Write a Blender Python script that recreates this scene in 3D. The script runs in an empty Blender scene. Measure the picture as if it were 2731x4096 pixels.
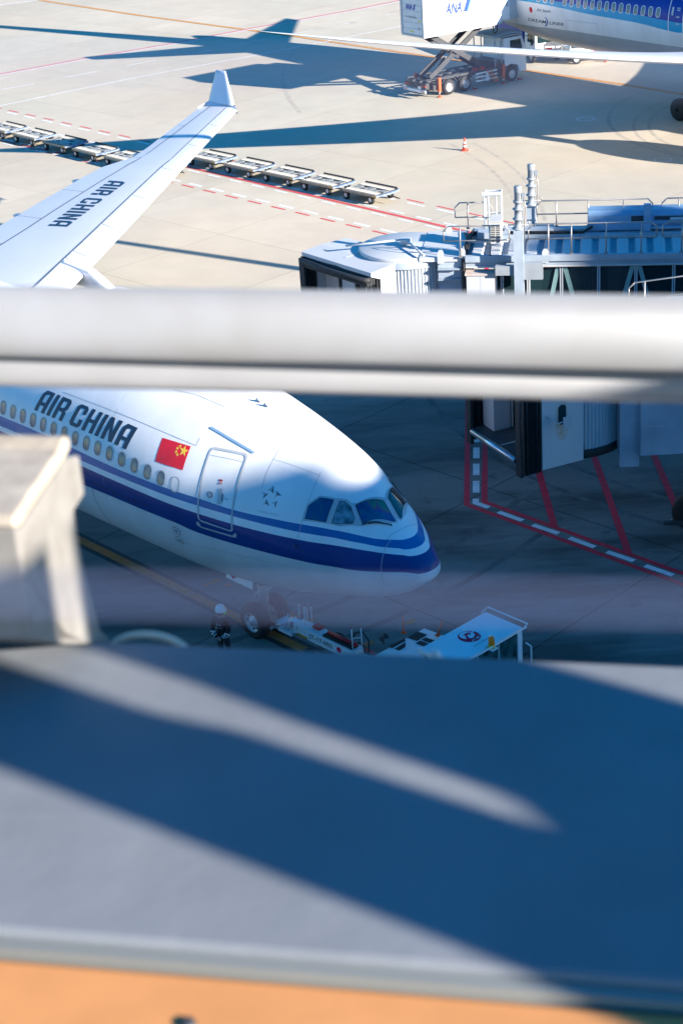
import bpy, bmesh, math, random
from mathutils import Vector, Matrix
from mathutils.bvhtree import BVHTree
R = math.radians
random.seed(7)
C = bpy.context.scene.collection
# ------------------------------------------------------------------ camera
CAM = dict(f=6661.276, p=0.44798, r=-0.07037, H=23.225)
W0, H0 = 2731.0, 4096.0
_p, _r = CAM['p'], CAM['r']
_F = Vector((0, math.cos(_p), -math.sin(_p)))
_R0 = Vector((1, 0, 0)); _U0 = Vector((0, math.sin(_p), math.cos(_p)))
_Rv = math.cos(_r)*_R0 + math.sin(_r)*_U0
_Uv = -math.sin(_r)*_R0 + math.cos(_r)*_U0
EYE = Vector((0, 0, CAM['H']))
def ray(x, y):
    return (_F + _Rv*((x-W0/2)/CAM['f']) - _Uv*((y-H0/2)/CAM['f'])).normalized()
def gp(x, y, h=0.0):
    """point of the real scene at height h that is sighted at photo pixel x, y"""
    v = ray(x, y); return EYE + v*((h-CAM['H'])/v.z)
def onplane(x, y, p0, n):
    v = ray(x, y); return EYE + v*((Vector(p0)-EYE).dot(n)/v.dot(n))

# ------------------------------------------------------------------ materials
def mat(name, col, rough=.6, metal=0., var=.08, scale=2.5, spec=.5, coat=0., bump=0., emit=None, dirt=None):
    m = bpy.data.materials.new(name); m.use_nodes = True
    nt = m.node_tree; b = nt.nodes['Principled BSDF']
    b.inputs['Roughness'].default_value = rough; b.inputs['Metallic'].default_value = metal
    b.inputs['Specular IOR Level'].default_value = spec; b.inputs['Coat Weight'].default_value = coat
    b.inputs['Coat Roughness'].default_value = .06
    tc = nt.nodes.new('ShaderNodeTexCoord'); nz = nt.nodes.new('ShaderNodeTexNoise')
    nz.inputs['Scale'].default_value = scale; nz.inputs['Detail'].default_value = 5
    nt.links.new(tc.outputs['Object'], nz.inputs['Vector'])
    mx = nt.nodes.new('ShaderNodeMix'); mx.data_type = 'RGBA'
    mr = nt.nodes.new('ShaderNodeMapRange'); mr.inputs[1].default_value = .3; mr.inputs[2].default_value = .7
    nt.links.new(nz.outputs['Fac'], mr.inputs[0]); nt.links.new(mr.outputs[0], mx.inputs[0])
    d = dirt if dirt else [c*(1-var*1.6) for c in col]
    mx.inputs[6].default_value = (*d, 1); mx.inputs[7].default_value = (*[min(1, c*(1+var*.5)) for c in col], 1)
    nt.links.new(mx.outputs[2], b.inputs['Base Color'])
    if bump:
        bp = nt.nodes.new('ShaderNodeBump'); bp.inputs['Strength'].default_value = bump; bp.inputs['Distance'].default_value = .02
        nt.links.new(nz.outputs['Fac'], bp.inputs['Height']); nt.links.new(bp.outputs[0], b.inputs['Normal'])
    if emit:
        b.inputs['Emission Color'].default_value = (*col, 1); b.inputs['Emission Strength'].default_value = emit
    return m
MT = {}
def m_(k, *a, **kw):
    if k not in MT: MT[k] = mat(k, *a, **kw)
    return MT[k]
WHITE = m_('white_paint', (.78, .79, .80), .35, var=.03)
WING = m_('wing_paint', (.60, .61, .65), .4, var=.025, scale=.6)
SLAT = m_('slat_paint', (.72, .72, .74), .3, var=.02)
METAL = m_('bare_metal', (.62, .64, .68), .28, .8, var=.05)
GREY = m_('grey_paint', (.42, .45, .48), .45, var=.06)
LGREY = m_('light_grey_paint', (.47, .50, .53), .45, var=.05)
BRIDGE = m_('bridge_paint', (.36, .42, .48), .5, var=.07, scale=1.5, dirt=(.27, .32, .38))
BRIDGEW = m_('bridge_white', (.50, .515, .535), .5, var=.03, scale=1.5)
NAVY = m_('navy_lettering', (.012, .035, .075), .5, var=.02)
RED = m_('red_paint', (.55, .012, .02), .5, var=.04)
YEL = m_('yellow_star', (.8, .42, .06), .5, var=.02)
BLACK = m_('black_rubber', (.02, .021, .023), .75, var=.1)
DARK = m_('dark_steel', (.06, .063, .07), .5, .3, var=.15)
CANVAS = m_('black_canvas', (.03, .032, .035), .7, var=.3, scale=12, bump=.6)
RIM = m_('wheel_rim', (.6, .6, .6), .4, .3)
GLASSD = m_('dark_glass', (.012, .03, .035), .04, var=.02, spec=.9)
PANE = m_('cabin_pane', (.34, .27, .25), .12, var=.3, scale=4, dirt=(.13, .12, .14))  # tan stands in for the lit apron mirrored in the panes
TEAL = m_('teal_steel', (.22, .37, .36), .5)
ORANGE = m_('orange_plastic', (.85, .11, .02), .5)
CHROME = m_('chrome', (.75, .72, .68), .15, 1.)
STEEL = m_('rail_steel', (.36, .34, .33), .45, .5)
SEAM = m_('panel_seam', (.45, .48, .52), .6)
DSEAM = m_('dark_seam', (.10, .14, .19), .6)
BLUE = m_('blue_paint', (.02, .06, .35), .35)
SKIN = m_('skin', (.45, .25, .18), .6)
CLOTH = m_('black_jacket', (.012, .014, .018), .85, var=.3, scale=9)
REFL = m_('reflective_tape', (.7, .72, .74), .4)
TAILG = m_('belly_grey', (.36, .38, .40), .4)

def fcurve(nt, src, pts):
    """float curve node: maps src (metres) to pts [(a, v)...]; returns output socket in metres"""
    lo, hi = pts[0][0], pts[-1][0]; vl = min(p[1] for p in pts)-.1; vh = max(p[1] for p in pts)+.1
    a = nt.nodes.new('ShaderNodeMapRange'); a.inputs[1].default_value = lo; a.inputs[2].default_value = hi
    nt.links.new(src, a.inputs[0])
    fc = nt.nodes.new('ShaderNodeFloatCurve'); cv = fc.mapping.curves[0]; fc.mapping.extend = 'HORIZONTAL'
    P = [((p[0]-lo)/(hi-lo), (p[1]-vl)/(vh-vl)) for p in pts]
    cv.points[0].location = P[0]; cv.points[1].location = P[-1]
    for q in P[1:-1]: cv.points.new(*q)
    fc.mapping.update()
    nt.links.new(a.outputs[0], fc.inputs['Value'])
    b = nt.nodes.new('ShaderNodeMapRange'); b.clamp = False
    b.inputs[3].default_value = vl; b.inputs[4].default_value = vh
    nt.links.new(fc.outputs[0], b.inputs[0]); return b.outputs[0]
def striped(name, bands, base, rough=.36, coat=.1):
    """paint whose colour changes where object z drops below each curve of the list (upper to lower)"""
    m = bpy.data.materials.new(name); m.use_nodes = True; nt = m.node_tree; b = nt.nodes['Principled BSDF']
    b.inputs['Roughness'].default_value = rough; b.inputs['Coat Weight'].default_value = coat; b.inputs['Specular IOR Level'].default_value = .28
    b.inputs['Coat Roughness'].default_value = .05
    tc = nt.nodes.new('ShaderNodeTexCoord'); sx = nt.nodes.new('ShaderNodeSeparateXYZ')
    nt.links.new(tc.outputs['Object'], sx.inputs[0])
    neg = nt.nodes.new('ShaderNodeMath'); neg.operation = 'MULTIPLY'; neg.inputs[1].default_value = -1
    nt.links.new(sx.outputs['X'], neg.inputs[0])
    cur = nt.nodes.new('ShaderNodeRGB'); cur.outputs[0].default_value = (*base, 1); out = cur.outputs[0]
    for pts, col in bands:
        c = fcurve(nt, neg.outputs[0], pts)
        g = nt.nodes.new('ShaderNodeMath'); g.operation = 'LESS_THAN'
        nt.links.new(sx.outputs['Z'], g.inputs[0]); nt.links.new(c, g.inputs[1])
        mx = nt.nodes.new('ShaderNodeMix'); mx.data_type = 'RGBA'
        nt.links.new(g.outputs[0], mx.inputs[0]); nt.links.new(out, mx.inputs[6]); mx.inputs[7].default_value = (*col, 1)
        out = mx.outputs[2]
    nz = nt.nodes.new('ShaderNodeTexNoise'); nz.inputs['Scale'].default_value = 1.2; nz.inputs['Detail'].default_value = 6
    mp = nt.nodes.new('ShaderNodeMapping'); mp.inputs['Scale'].default_value = (1, 1, .25)
    nt.links.new(tc.outputs['Object'], mp.inputs[0]); nt.links.new(mp.outputs[0], nz.inputs['Vector'])
    mr = nt.nodes.new('ShaderNodeMapRange'); mr.inputs[1].default_value = .35; mr.inputs[2].default_value = .65
    mr.inputs[3].default_value = .9; mr.inputs[4].default_value = 1.
    nt.links.new(nz.outputs['Fac'], mr.inputs[0])
    mu = nt.nodes.new('ShaderNodeMix'); mu.data_type = 'RGBA'; mu.blend_type = 'MULTIPLY'; mu.inputs[0].default_value = 1
    nt.links.new(out, mu.inputs[6]); nt.links.new(mr.outputs[0], mu.inputs[7])
    nt.links.new(mu.outputs[2], b.inputs['Base Color'])
    return m

# ------------------------------------------------------------------ mesh helpers
class MB:
    def __init__(s): s.v = []; s.f = []; s.mi = []; s.sm = []; s.mats = []; s.cur = 0
    def use(s, m):
        if m not in s.mats: s.mats.append(m)
        s.cur = s.mats.index(m); return s
    def add(s, vs, fs, smooth=False):
        o = len(s.v); s.v += [tuple(v) for v in vs]
        for f in fs: s.f.append([i+o for i in f]); s.mi.append(s.cur); s.sm.append(smooth)
        return s
    def box(s, a, b, rz=0., piv=None):
        x0, y0, z0 = a; x1, y1, z1 = b
        vs = [Vector(q) for q in ((x0,y0,z0),(x1,y0,z0),(x1,y1,z0),(x0,y1,z0),(x0,y0,z1),(x1,y0,z1),(x1,y1,z1),(x0,y1,z1))]
        if rz:
            pv = Vector(piv) if piv else Vector(((x0+x1)/2, (y0+y1)/2, 0)); M = Matrix.Rotation(rz, 3, 'Z')
            vs = [M @ (v-pv) + pv for v in vs]
        return s.add(vs, [(0,3,2,1),(4,5,6,7),(0,1,5,4),(1,2,6,5),(2,3,7,6),(3,0,4,7)])
    def cbox(s, c, d, rz=0.):
        return s.box([c[i]-d[i]/2 for i in range(3)], [c[i]+d[i]/2 for i in range(3)], rz)
    def prism(s, poly, ext):
        """closed polygon (3d points) swept along vector ext"""
        n = len(poly); e = Vector(ext); vs = [Vector(p) for p in poly]; vs += [v+e for v in vs]
        return s.add(vs, [list(range(n))[::-1], list(range(n, 2*n))]+[(i, (i+1) % n, n+(i+1) % n, n+i) for i in range(n)])
    def tube(s, pts, r, n=8, caps=True, r2=None):
        pts = [Vector(p) for p in pts]; L = len(pts); base = []; up = None
        for i, p in enumerate(pts):
            t = (pts[min(i+1, L-1)]-pts[max(i-1, 0)]).normalized()
            if up is None:
                up = Vector((0, 0, 1)) if abs(t.z) < .9 else Vector((1, 0, 0))
            a = t.cross(up).normalized(); b_ = a.cross(t).normalized(); up = b_
            rr = r if r2 is None else r+(r2-r)*i/(L-1)
            base += [p+a*rr*math.cos(2*math.pi*k/n)+b_*rr*math.sin(2*math.pi*k/n) for k in range(n)]
        fs = [(i*n+k, i*n+(k+1) % n, (i+1)*n+(k+1) % n, (i+1)*n+k) for i in range(L-1) for k in range(n)]
        s.add(base, fs, True)
        if caps: s.add(base[:n], [list(range(n))]); s.add(base[-n:], [list(range(n))[::-1]])
        return s
    def lathe(s, prof, c, ax=(0, 0, 1), n=24):
        """profile [(radius, height along axis)] around axis at c"""
        ax = Vector(ax).normalized(); u = ax.orthogonal().normalized(); w = ax.cross(u); c = Vector(c)
        for (r0, h0), (r1, h1) in zip(prof, prof[1:]):
            vs = [c+ax*h+(u*math.cos(2*math.pi*k/n)+w*math.sin(2*math.pi*k/n))*r for r, h in ((r0, h0), (r1, h1)) for k in range(n)]
            s.add(vs, [(k, (k+1) % n, n+(k+1) % n, n+k) for k in range(n)], True)
        return s
    def quad(s, *p): return s.add(p, [list(range(len(p)))])
    def xf(s, M, start=0):
        for i in range(start, len(s.v)): s.v[i] = tuple(M @ Vector(s.v[i]))
        return s
    def build(s, name, m=None, parent=None, bevel=0.):
        me = bpy.data.meshes.new(name); me.from_pydata(s.v, [], s.f)
        if m is not None and not s.mats: s.mats = [m]
        for k in s.mats: me.materials.append(k)
        for p, i, sm in zip(me.polygons, s.mi, s.sm): p.material_index = i; p.use_smooth = sm
        bm = bmesh.new(); bm.from_mesh(me); bmesh.ops.remove_doubles(bm, verts=bm.verts, dist=1e-5)
        bmesh.ops.recalc_face_normals(bm, faces=bm.faces); bm.to_mesh(me); bm.free()
        o = bpy.data.objects.new(name, me); C.objects.link(o)
        if parent is not None: o.parent = parent
        if bevel:
            b = o.modifiers.new('bevel', 'BEVEL'); b.width = bevel; b.segments = 2; b.limit_method = 'ANGLE'
        return o
def tag(o, label, cat, group=None):
    o['label'] = label; o['category'] = cat
    if group: o['group'] = group
    return o
def thing(name, label, cat, loc=(0, 0, 0), rz=0., group=None):
    o = bpy.data.objects.new(name, None); C.objects.link(o); o.location = loc; o.rotation_euler = (0, 0, rz)
    o.empty_display_size = .3
    return tag(o, label, cat, group)
def struct(o): o['kind'] = 'structure'; return o
def TM(loc, rz): return Matrix.Translation(Vector(loc)) @ Matrix.Rotation(rz, 4, 'Z')
def children(o): return [c for c in bpy.data.objects if c.parent == o]
def copy_tree(o, parent=None):
    c = o.copy(); C.objects.link(c); c.parent = parent
    for ch in children(o): copy_tree(ch, c)
    return c
# 2-d fills (letters, emblems): splines -> triangles
def fill2d(splines):
    cu = bpy.data.curves.new('fill', 'CURVE'); cu.dimensions = '2D'; cu.fill_mode = 'BOTH'
    for sp in splines:
        k = cu.splines.new('POLY'); k.points.add(len(sp)-1); k.use_cyclic_u = True
        for i, p in enumerate(sp): k.points[i].co = (p[0], p[1], 0, 1)
    return _tomesh(cu)
def _tomesh(cu):
    o = bpy.data.objects.new('fill', cu); C.objects.link(o)
    dg = bpy.context.evaluated_depsgraph_get(); dg.update(); ev = o.evaluated_get(dg)
    me = ev.to_mesh(); vs = [(v.co.x, v.co.y) for v in me.vertices]; fs = [list(p.vertices) for p in me.polygons]
    ev.to_mesh_clear(); bpy.data.objects.remove(o); bpy.data.curves.remove(cu)
    return vs, fs
def text2d(s, off=0., shear=0., sp=1.):
    cu = bpy.data.curves.new('txt', 'FONT'); cu.body = s; cu.size = 1; cu.offset = off; cu.shear = shear
    cu.space_character = sp; cu.resolution_u = 3; cu.fill_mode = 'BOTH'
    vs, fs = _tomesh(cu)
    x0 = min(v[0] for v in vs); x1 = max(v[0] for v in vs); y0 = min(v[1] for v in vs); y1 = max(v[1] for v in vs)
    return [((x-x0)/(x1-x0), (y-y0)/(y1-y0)) for x, y in vs], fs
GL = {
 'A': (.62, [[(0,0),(0,.80),(.13,1),(.62,1),(.62,0),(.42,0),(.42,.30),(.2,.30),(.2,0)], [(.2,.46),(.42,.46),(.42,.84),(.27,.84),(.2,.76)]]),
 'I': (.2, [[(0,0),(0,1),(.2,1),(.2,0)]]),
 'R': (.62, [[(0,0),(0,1),(.5,1),(.62,.88),(.62,.55),(.53,.46),(.62,.36),(.62,0),(.42,0),(.42,.33),(.35,.38),(.2,.38),(.2,0)], [(.2,.54),(.36,.54),(.42,.61),(.42,.84),(.2,.84)]]),
 'C': (.62, [[(.62,.62),(.62,.88),(.5,1),(.12,1),(0,.88),(0,.12),(.12,0),(.5,0),(.62,.12),(.62,.38),(.42,.38),(.42,.16),(.2,.16),(.2,.84),(.42,.84),(.42,.62)]]),
 'H': (.62, [[(0,0),(0,1),(.2,1),(.2,.58),(.42,.58),(.42,1),(.62,1),(.62,0),(.42,0),(.42,.42),(.2,.42),(.2,0)]]),
 'N': (.62, [[(0,0),(0,1),(.2,1),(.42,.42),(.42,1),(.62,1),(.62,0),(.42,0),(.2,.58),(.2,0)]])}
def block2d(s, gap=.13, space=.38):
    x = 0; V = []; Fc = []
    for ch in s:
        if ch == ' ': x += space-gap; continue
        w, sp = GL[ch]; vs, fs = fill2d(sp); o = len(V)
        V += [(a+x, b) for a, b in vs]; Fc += [[i+o for i in f] for f in fs]; x += w+gap
    x -= gap
    return [(a/x, b) for a, b in V], Fc
def refine(vs, fs, L):
    bm = bmesh.new(); bv = [bm.verts.new((v[0], v[1], 0)) for v in vs]
    for f in fs:
        try: bm.faces.new([bv[i] for i in f])
        except ValueError: pass
    for _ in range(7):
        e = [e for e in bm.edges if e.calc_length() > L]
        if not e: break
        bmesh.ops.subdivide_edges(bm, edges=e, cuts=1); bmesh.ops.triangulate(bm, faces=bm.faces)
    bm.verts.index_update()
    out = [(v.co.x, v.co.y) for v in bm.verts], [[v.index for v in f.verts] for f in bm.faces]
    bm.free(); return out
def bil(q, u, v):
    a, b, c, d = q   # BL BR TR TL
    return ((1-u)*(1-v)*a[0]+u*(1-v)*b[0]+u*v*c[0]+(1-u)*v*d[0], (1-u)*(1-v)*a[1]+u*(1-v)*b[1]+u*v*c[1]+(1-u)*v*d[1])
# zoom-window coordinate helpers (windows of the photograph used while measuring)
zA = lambda x, y: (x/1.7422, 1500+y/1.7422)
zB = lambda x, y: (700+x/1.4255, 1560+y/1.4255)
zG = lambda x, y: (1150+x/2.489, 1900+y/2.489)
z1 = lambda x, y: (x/1.12, y/1.12)
z3 = lambda x, y: (x/1.568, 400+y/1.568)
z4 = lambda x, y: (700+x/1.568, 540+y/1.568)
z6 = lambda x, y: (1780+x/1.649, 1560+y/1.649)
zF1 = lambda x, y: (1550+x/2.6133, y/2.6133)
zF2 = lambda x, y: (2050+x/2.3025, y/2.3025)
zW = lambda x, y: (700+x/4.48, 220+y/4.48)
zP = lambda x, y: (750+x/2.24, 2250+y/2.24)
zT = lambda x, y: (1440+x/1.8233, 2400+y/1.8233)
z5 = lambda x, y: (1180+x/1.011, 640+y/1.011)
zR = lambda x, y: (2200+x/2.953, 740+y/2.953)

# ------------------------------------------------------------------ ground
def ground_mat():
    m = bpy.data.materials.new('apron_concrete'); m.use_nodes = True; nt = m.node_tree; b = nt.nodes['Principled BSDF']
    N = nt.nodes.new; Lk = nt.links.new
    b.inputs['Roughness'].default_value = .85; b.inputs['Specular IOR Level'].default_value = .15
    tc = N('ShaderNodeTexCoord')
    mp = N('ShaderNodeMapping'); mp.inputs['Rotation'].default_value = (0, 0, R(46.2))
    Lk(tc.outputs['Object'], mp.inputs[0])
    def noise(sc, det, vec=None, rough=.55):
        n = N('ShaderNodeTexNoise'); n.inputs['Scale'].default_value = sc; n.inputs['Detail'].default_value = det
        n.inputs['Roughness'].default_value = rough
        Lk(vec if vec else tc.outputs['Object'], n.inputs['Vector']); return n.outputs['Fac']
    def rng(s, a, b_, c, d):
        r = N('ShaderNodeMapRange'); r.inputs[1].default_value = a; r.inputs[2].default_value = b_
        r.inputs[3].default_value = c; r.inputs[4].default_value = d; Lk(s, r.inputs[0]); return r.outputs[0]
    def mul(a, b2, t='MULTIPLY'):
        x = N('ShaderNodeMath'); x.operation = t
        for i, q in enumerate((a, b2)):
            if isinstance(q, (int, float)): x.inputs[i].default_value = q
            else: Lk(q, x.inputs[i])
        return x.outputs[0]
    # concrete bays 7.5 m square: joints and bay-to-bay tone
    sx = N('ShaderNodeSeparateXYZ'); Lk(mp.outputs[0], sx.inputs[0])
    def joint(c, off):
        s = mul(mul(c, off, 'ADD'), 1/7.5); fr = mul(s, 0, 'FRACT'); d = mul(mul(fr, .5, 'SUBTRACT'), 0, 'ABSOLUTE')
        return rng(d, .4955, .4975, 0, 1), mul(s, 0, 'FLOOR')
    jx, cx = joint(sx.outputs[0], JOFF[0]); jy, cy = joint(sx.outputs[1], JOFF[1])
    j = mul(jx, jy, 'MAXIMUM')
    cb = N('ShaderNodeCombineXYZ'); Lk(cx, cb.inputs[0]); Lk(cy, cb.inputs[1])
    wn = N('ShaderNodeTexWhiteNoise'); Lk(cb.outputs[0], wn.inputs['Vector'])
    tone = rng(wn.outputs['Value'], 0, 1, .955, 1.03)
    big = rng(noise(.045, 6), .35, .65, .90, 1.05)
    mid = rng(noise(.6, 6), .3, .7, .95, 1.04)
    fine = rng(noise(14, 5), .3, .7, .93, 1.05)
    st = N('ShaderNodeMapping'); st.inputs['Rotation'].default_value = (0, 0, R(46.2)); st.inputs['Scale'].default_value = (.10, .45, 1)
    Lk(tc.outputs['Object'], st.inputs[0])
    # dark rubber and oil marks under the parked aircraft (stand area only)
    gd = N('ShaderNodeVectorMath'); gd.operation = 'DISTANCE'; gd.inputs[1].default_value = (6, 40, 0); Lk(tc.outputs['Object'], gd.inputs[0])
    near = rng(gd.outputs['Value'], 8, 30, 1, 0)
    o1 = rng(noise(1.1, 8, st.outputs[0], .65), .45, .62, 0, .72)
    o2 = rng(noise(1.3, 8, tc.outputs['Object'], .7), .56, .70, 0, .6)
    oil = mul(mul(o1, o2, 'MAXIMUM'), near)
    sparse = rng(noise(.9, 7, tc.outputs['Object'], .7), .66, .76, 0, .25)
    oil = mul(oil, sparse, 'MAXIMUM')
    k = mul(mul(mul(tone, big), mul(mid, fine)), mul(1., mul(oil, .8), 'SUBTRACT'))
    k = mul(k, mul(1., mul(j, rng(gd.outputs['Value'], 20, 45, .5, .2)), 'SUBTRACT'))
    cr = N('ShaderNodeMix'); cr.data_type = 'RGBA'; cr.inputs[6].default_value = (.55, .475, .375, 1); cr.inputs[7].default_value = (.53, .48, .385, 1)
    Lk(rng(noise(.07, 3), .4, .6, 0, 1), cr.inputs[0])
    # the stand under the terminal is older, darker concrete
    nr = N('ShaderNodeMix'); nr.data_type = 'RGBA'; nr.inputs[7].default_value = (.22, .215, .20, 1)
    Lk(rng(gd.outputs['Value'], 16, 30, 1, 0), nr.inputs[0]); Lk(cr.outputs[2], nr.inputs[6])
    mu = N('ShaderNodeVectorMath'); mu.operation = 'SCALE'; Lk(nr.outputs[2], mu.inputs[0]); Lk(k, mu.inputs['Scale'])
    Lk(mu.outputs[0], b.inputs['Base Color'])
    bp = N('ShaderNodeBump'); bp.inputs['Strength'].default_value = .25; bp.inputs['Distance'].default_value = .01
    Lk(noise(40, 4), bp.inputs['Height']); Lk(bp.outputs[0], b.inputs['Normal'])
    return m
# phase of the joint grid: a crossing sighted at two joint crossings of the photo
_q = Matrix.Rotation(R(46.2), 3, 'Z') @ gp(2023, 2254)
JOFF = (-_q.x % 7.5 + 3.75, -_q.y % 7.5 + 3.75)
g = MB().box((-900, -300, -.5), (900, 1600, 0)).build('ground', ground_mat()); struct(g)

def paint(name, col, wear=.35, scale=6):
    m = mat(name, col, .75, var=.1)
    nt = m.node_tree; b = nt.nodes['Principled BSDF']; src = b.inputs['Base Color'].links[0].from_socket
    tc = nt.nodes.new('ShaderNodeTexCoord'); n = nt.nodes.new('ShaderNodeTexNoise'); n.inputs['Scale'].default_value = scale
    n.inputs['Detail'].default_value = 7; n.inputs['Roughness'].default_value = .7; nt.links.new(tc.outputs['Object'], n.inputs['Vector'])
    r = nt.nodes.new('ShaderNodeMapRange'); r.inputs[1].default_value = .56; r.inputs[2].default_value = .64; r.inputs[4].default_value = wear
    nt.links.new(n.outputs['Fac'], r.inputs[0])
    mx = nt.nodes.new('ShaderNodeMix'); mx.data_type = 'RGBA'; nt.links.new(r.outputs[0], mx.inputs[0]); nt.links.new(src, mx.inputs[6])
    mx.inputs[7].default_value = (.26, .25, .23, 1); nt.links.new(mx.outputs[2], b.inputs['Base Color']); return m
P_RED = paint('line_red', (.62, .07, .08)); P_WHITE = paint('line_white', (.74, .76, .78), .3); P_ORANGE = paint('line_orange', (.70, .29, .035), .4)
P_BLACK = paint('line_black', (.035, .037, .04), .3); P_PINK = paint('line_faded_red', (.60, .22, .22), .5); P_DRED = paint('stand_red', (.72, .01, .04), .2)
P_STAND = paint('stand_orange', (.60, .17, .03), .6, 3)
def strip(m, pts, w, z=.004):
    """flat painted band of width w along ground points"""
    pts = [Vector((p[0], p[1], 0)) for p in pts]; L = []; Rr = []
    for i, p in enumerate(pts):
        d0 = (pts[i]-pts[i-1]).normalized() if i else None; d1 = (pts[i+1]-pts[i]).normalized() if i < len(pts)-1 else None
        t = ((d0 or d1)+(d1 or d0)).normalized(); n = Vector((-t.y, t.x, 0)); k = 1/max(.4, n.dot(Vector((-(d1 or d0).y, (d1 or d0).x, 0))))
        L.append(p+n*w/2*k+Vector((0, 0, z))); Rr.append(p-n*w/2*k+Vector((0, 0, z)))
    for i in range(len(pts)-1): m.quad(L[i], Rr[i], Rr[i+1], L[i+1])
def offs(pts, d):
    out = []
    for i, p in enumerate(pts):
        a = pts[max(i-1, 0)]; b = pts[min(i+1, len(pts)-1)]; t = (b-a).normalized(); out.append(p+Vector((-t.y, t.x, 0))*d)
    return out
def dashes(m, a, b, w, dash, pitch, t0=0., z=.004, n0=0, n1=None):
    t = (b-a).normalized(); L = (b-a).length; s = t0
    while s < L:
        strip(m, [a+t*max(s, 0), a+t*min(s+dash, L)], w, z); s += pitch
def lines():
    def mk(name, m): o = m.build(name); struct(o); return o
    P = lambda *q: [gp(*p) for p in q]
    # taxi line, orange with dark edges
    tl = P((152, 0), (554, 61), (991, 120), (1161, 143), (1400, 179), (1707, 225), (1925, 254), (2089, 280), (2311, 312), (2484, 337), (2731, 377))
    tl = [tl[0]+(tl[0]-tl[1])*3]+tl+[tl[-1]+(tl[-1]-tl[-2])*1.5]
    m = MB().use(P_ORANGE); strip(m, tl, .30, .008); m.use(P_BLACK); strip(m, tl, .42, .004); mk('taxi_line', m)
    # service road edge: faded red with white beside it, going up to the right
    rl = P((0, 297), (339, 234), (661, 179), (991, 116), (1400, 42), (1577, 6))
    rl = [rl[0]+(rl[0]-rl[1])]+rl+[rl[-1]+(rl[-1]-rl[-2])*3]
    m = MB().use(P_PINK); strip(m, rl, .38, .012); m.use(P_WHITE); strip(m, offs(rl, -.42), .2, .012); mk('service_road_edge_line', m)
    wl = P((0, 424), (536, 312), (982, 229), (1286, 170), (1583, 109)); wl = [wl[0]+(wl[0]-wl[1])]+wl+[wl[-1]+(wl[-1]-wl[-2])*4]
    m = MB().use(P_WHITE); strip(m, wl, .16, .016); mk('service_road_line', m)
    m = MB().use(P_WHITE)
    for a, b in (((10,402),(155,375)),((295,347),(435,321)),((570,295),(700,269)),((860,241),(950,224)),((1070,198),(1188,177)),((1300,155),(1410,135)),((1520,112),(1600,98))):
        strip(m, P(z1(*a), z1(*b)), .14, .016)
    strip(m, P((1540, 62), (1583, 56)), .14, .016); strip(m, P((1400, 93), (1452, 84)), .14, .016)
    strip(m, P((-200, 40), (0, 20), (147, 2), (300, -14)), .25, .014)
    mk('service_road_dashes', m)
    # dashed service strips beside the dollies
    m = MB()
    a, b = gp(0, 433), gp(1910, 861); t = (b-a).normalized(); b2 = b+t*40; a2 = a-t*10
    m.use(P_RED); dashes(m, a2, b2, .14, 1.25, 2.18, .3, .006)
    m.use(P_WHITE); oa = [a2, b2]; o1 = offs(oa, -.42); dashes(m, o1[0], o1[1], .18, 1.25, 2.18, .75, .006)
    a, b = gp(*z4(42, 312)), gp(*z4(1288, 613)); t = (b-a).normalized(); a2 = a-t*30; b2 = b+t*6
    m.use(P_RED); dashes(m, a2, b2, .15, 1.12, 1.93, 30 % 1.93, .006)
    m.use(P_WHITE); o1 = offs([a2, b2], .42); dashes(m, o1[0], o1[1], .2, 1.12, 1.93, 30 % 1.93+.15, .006)
    mk('service_lane_dashes', m)
    m = MB().use(P_RED); a, b = gp(748, 668), gp(1815, 915); t = (b-a).normalized()
    strip(m, [a-t*3, b+t*30], .24, .010)
    m.use(P_WHITE)
    for off, ph in ((.42, .2), (-.42, -.25)):
        o1 = offs([a-t*30, b+t*30], off); dashes(m, o1[0], o1[1], .17, 1.05, 1.93, ph, .010)
    m.use(P_RED); a, b = gp(*z3(-60, 240)), gp(*z3(660, 392)); dashes(m, a, b, .22, 1.1, 1.75, 0, .010)
    m.use(P_WHITE); o1 = offs([a, b], -.4); dashes(m, o1[0], o1[1], .16, 1.1, 1.75, .3, .010)
    mk('dolly_lane_line', m)
    # stand equipment area outline: two red lines round a white dashed line, with hatching
    m = MB(); up = lambda a, b, k: a+(a-b).normalized()*k
    o = P(z6(149, 140), z6(142, 757), z6(1568, 1285)); o = [up(o[0], o[1], 16)]+o+[up(o[2], o[1], 8)]
    i = P(z6(262, 320), z6(258, 738), z6(1568, 1212)); i = [up(i[0], i[1], 20)]+i+[up(i[2], i[1], 8)]
    m.use(P_DRED); strip(m, o, .19, .006); strip(m, i, .19, .006)
    for a, b in (((598, 475), (718, 900)), ((950, 355), (1210, 1085)), ((1340, 350), (1535, 812)), ((1562, 330), (1640, 520))):
        p, q = P(z6(*a), z6(*b)); strip(m, [up(p, q, 6), q], .22, .010)
    m.use(P_WHITE)
    for a, b in (((205, 180), (205, 240)), ((205, 283), (205, 345)), ((205, 380), (205, 451)), ((204, 487), (204, 562)), ((203, 600), (203, 678))):
        strip(m, P(z6(*a), z6(*b)), .22, .006)
    strip(m, P(z6(201, 718), z6(200, 745), z6(287, 776)), .20, .006)
    for a, b in (((350, 805), (510, 862)), ((577, 890), (745, 947)), ((817, 976), (985, 1037)), ((1065, 1067), (1243, 1128)), ((1316, 1159), (1500, 1223)), ((1590, 1255), (1770, 1318))):
        strip(m, P(z6(*a), z6(*b)), .20, .006)
    strip(m, P(z6(1445, 880), z6(1500, 860)), .16, .006)
    mk('stand_area_line', m)
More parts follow.
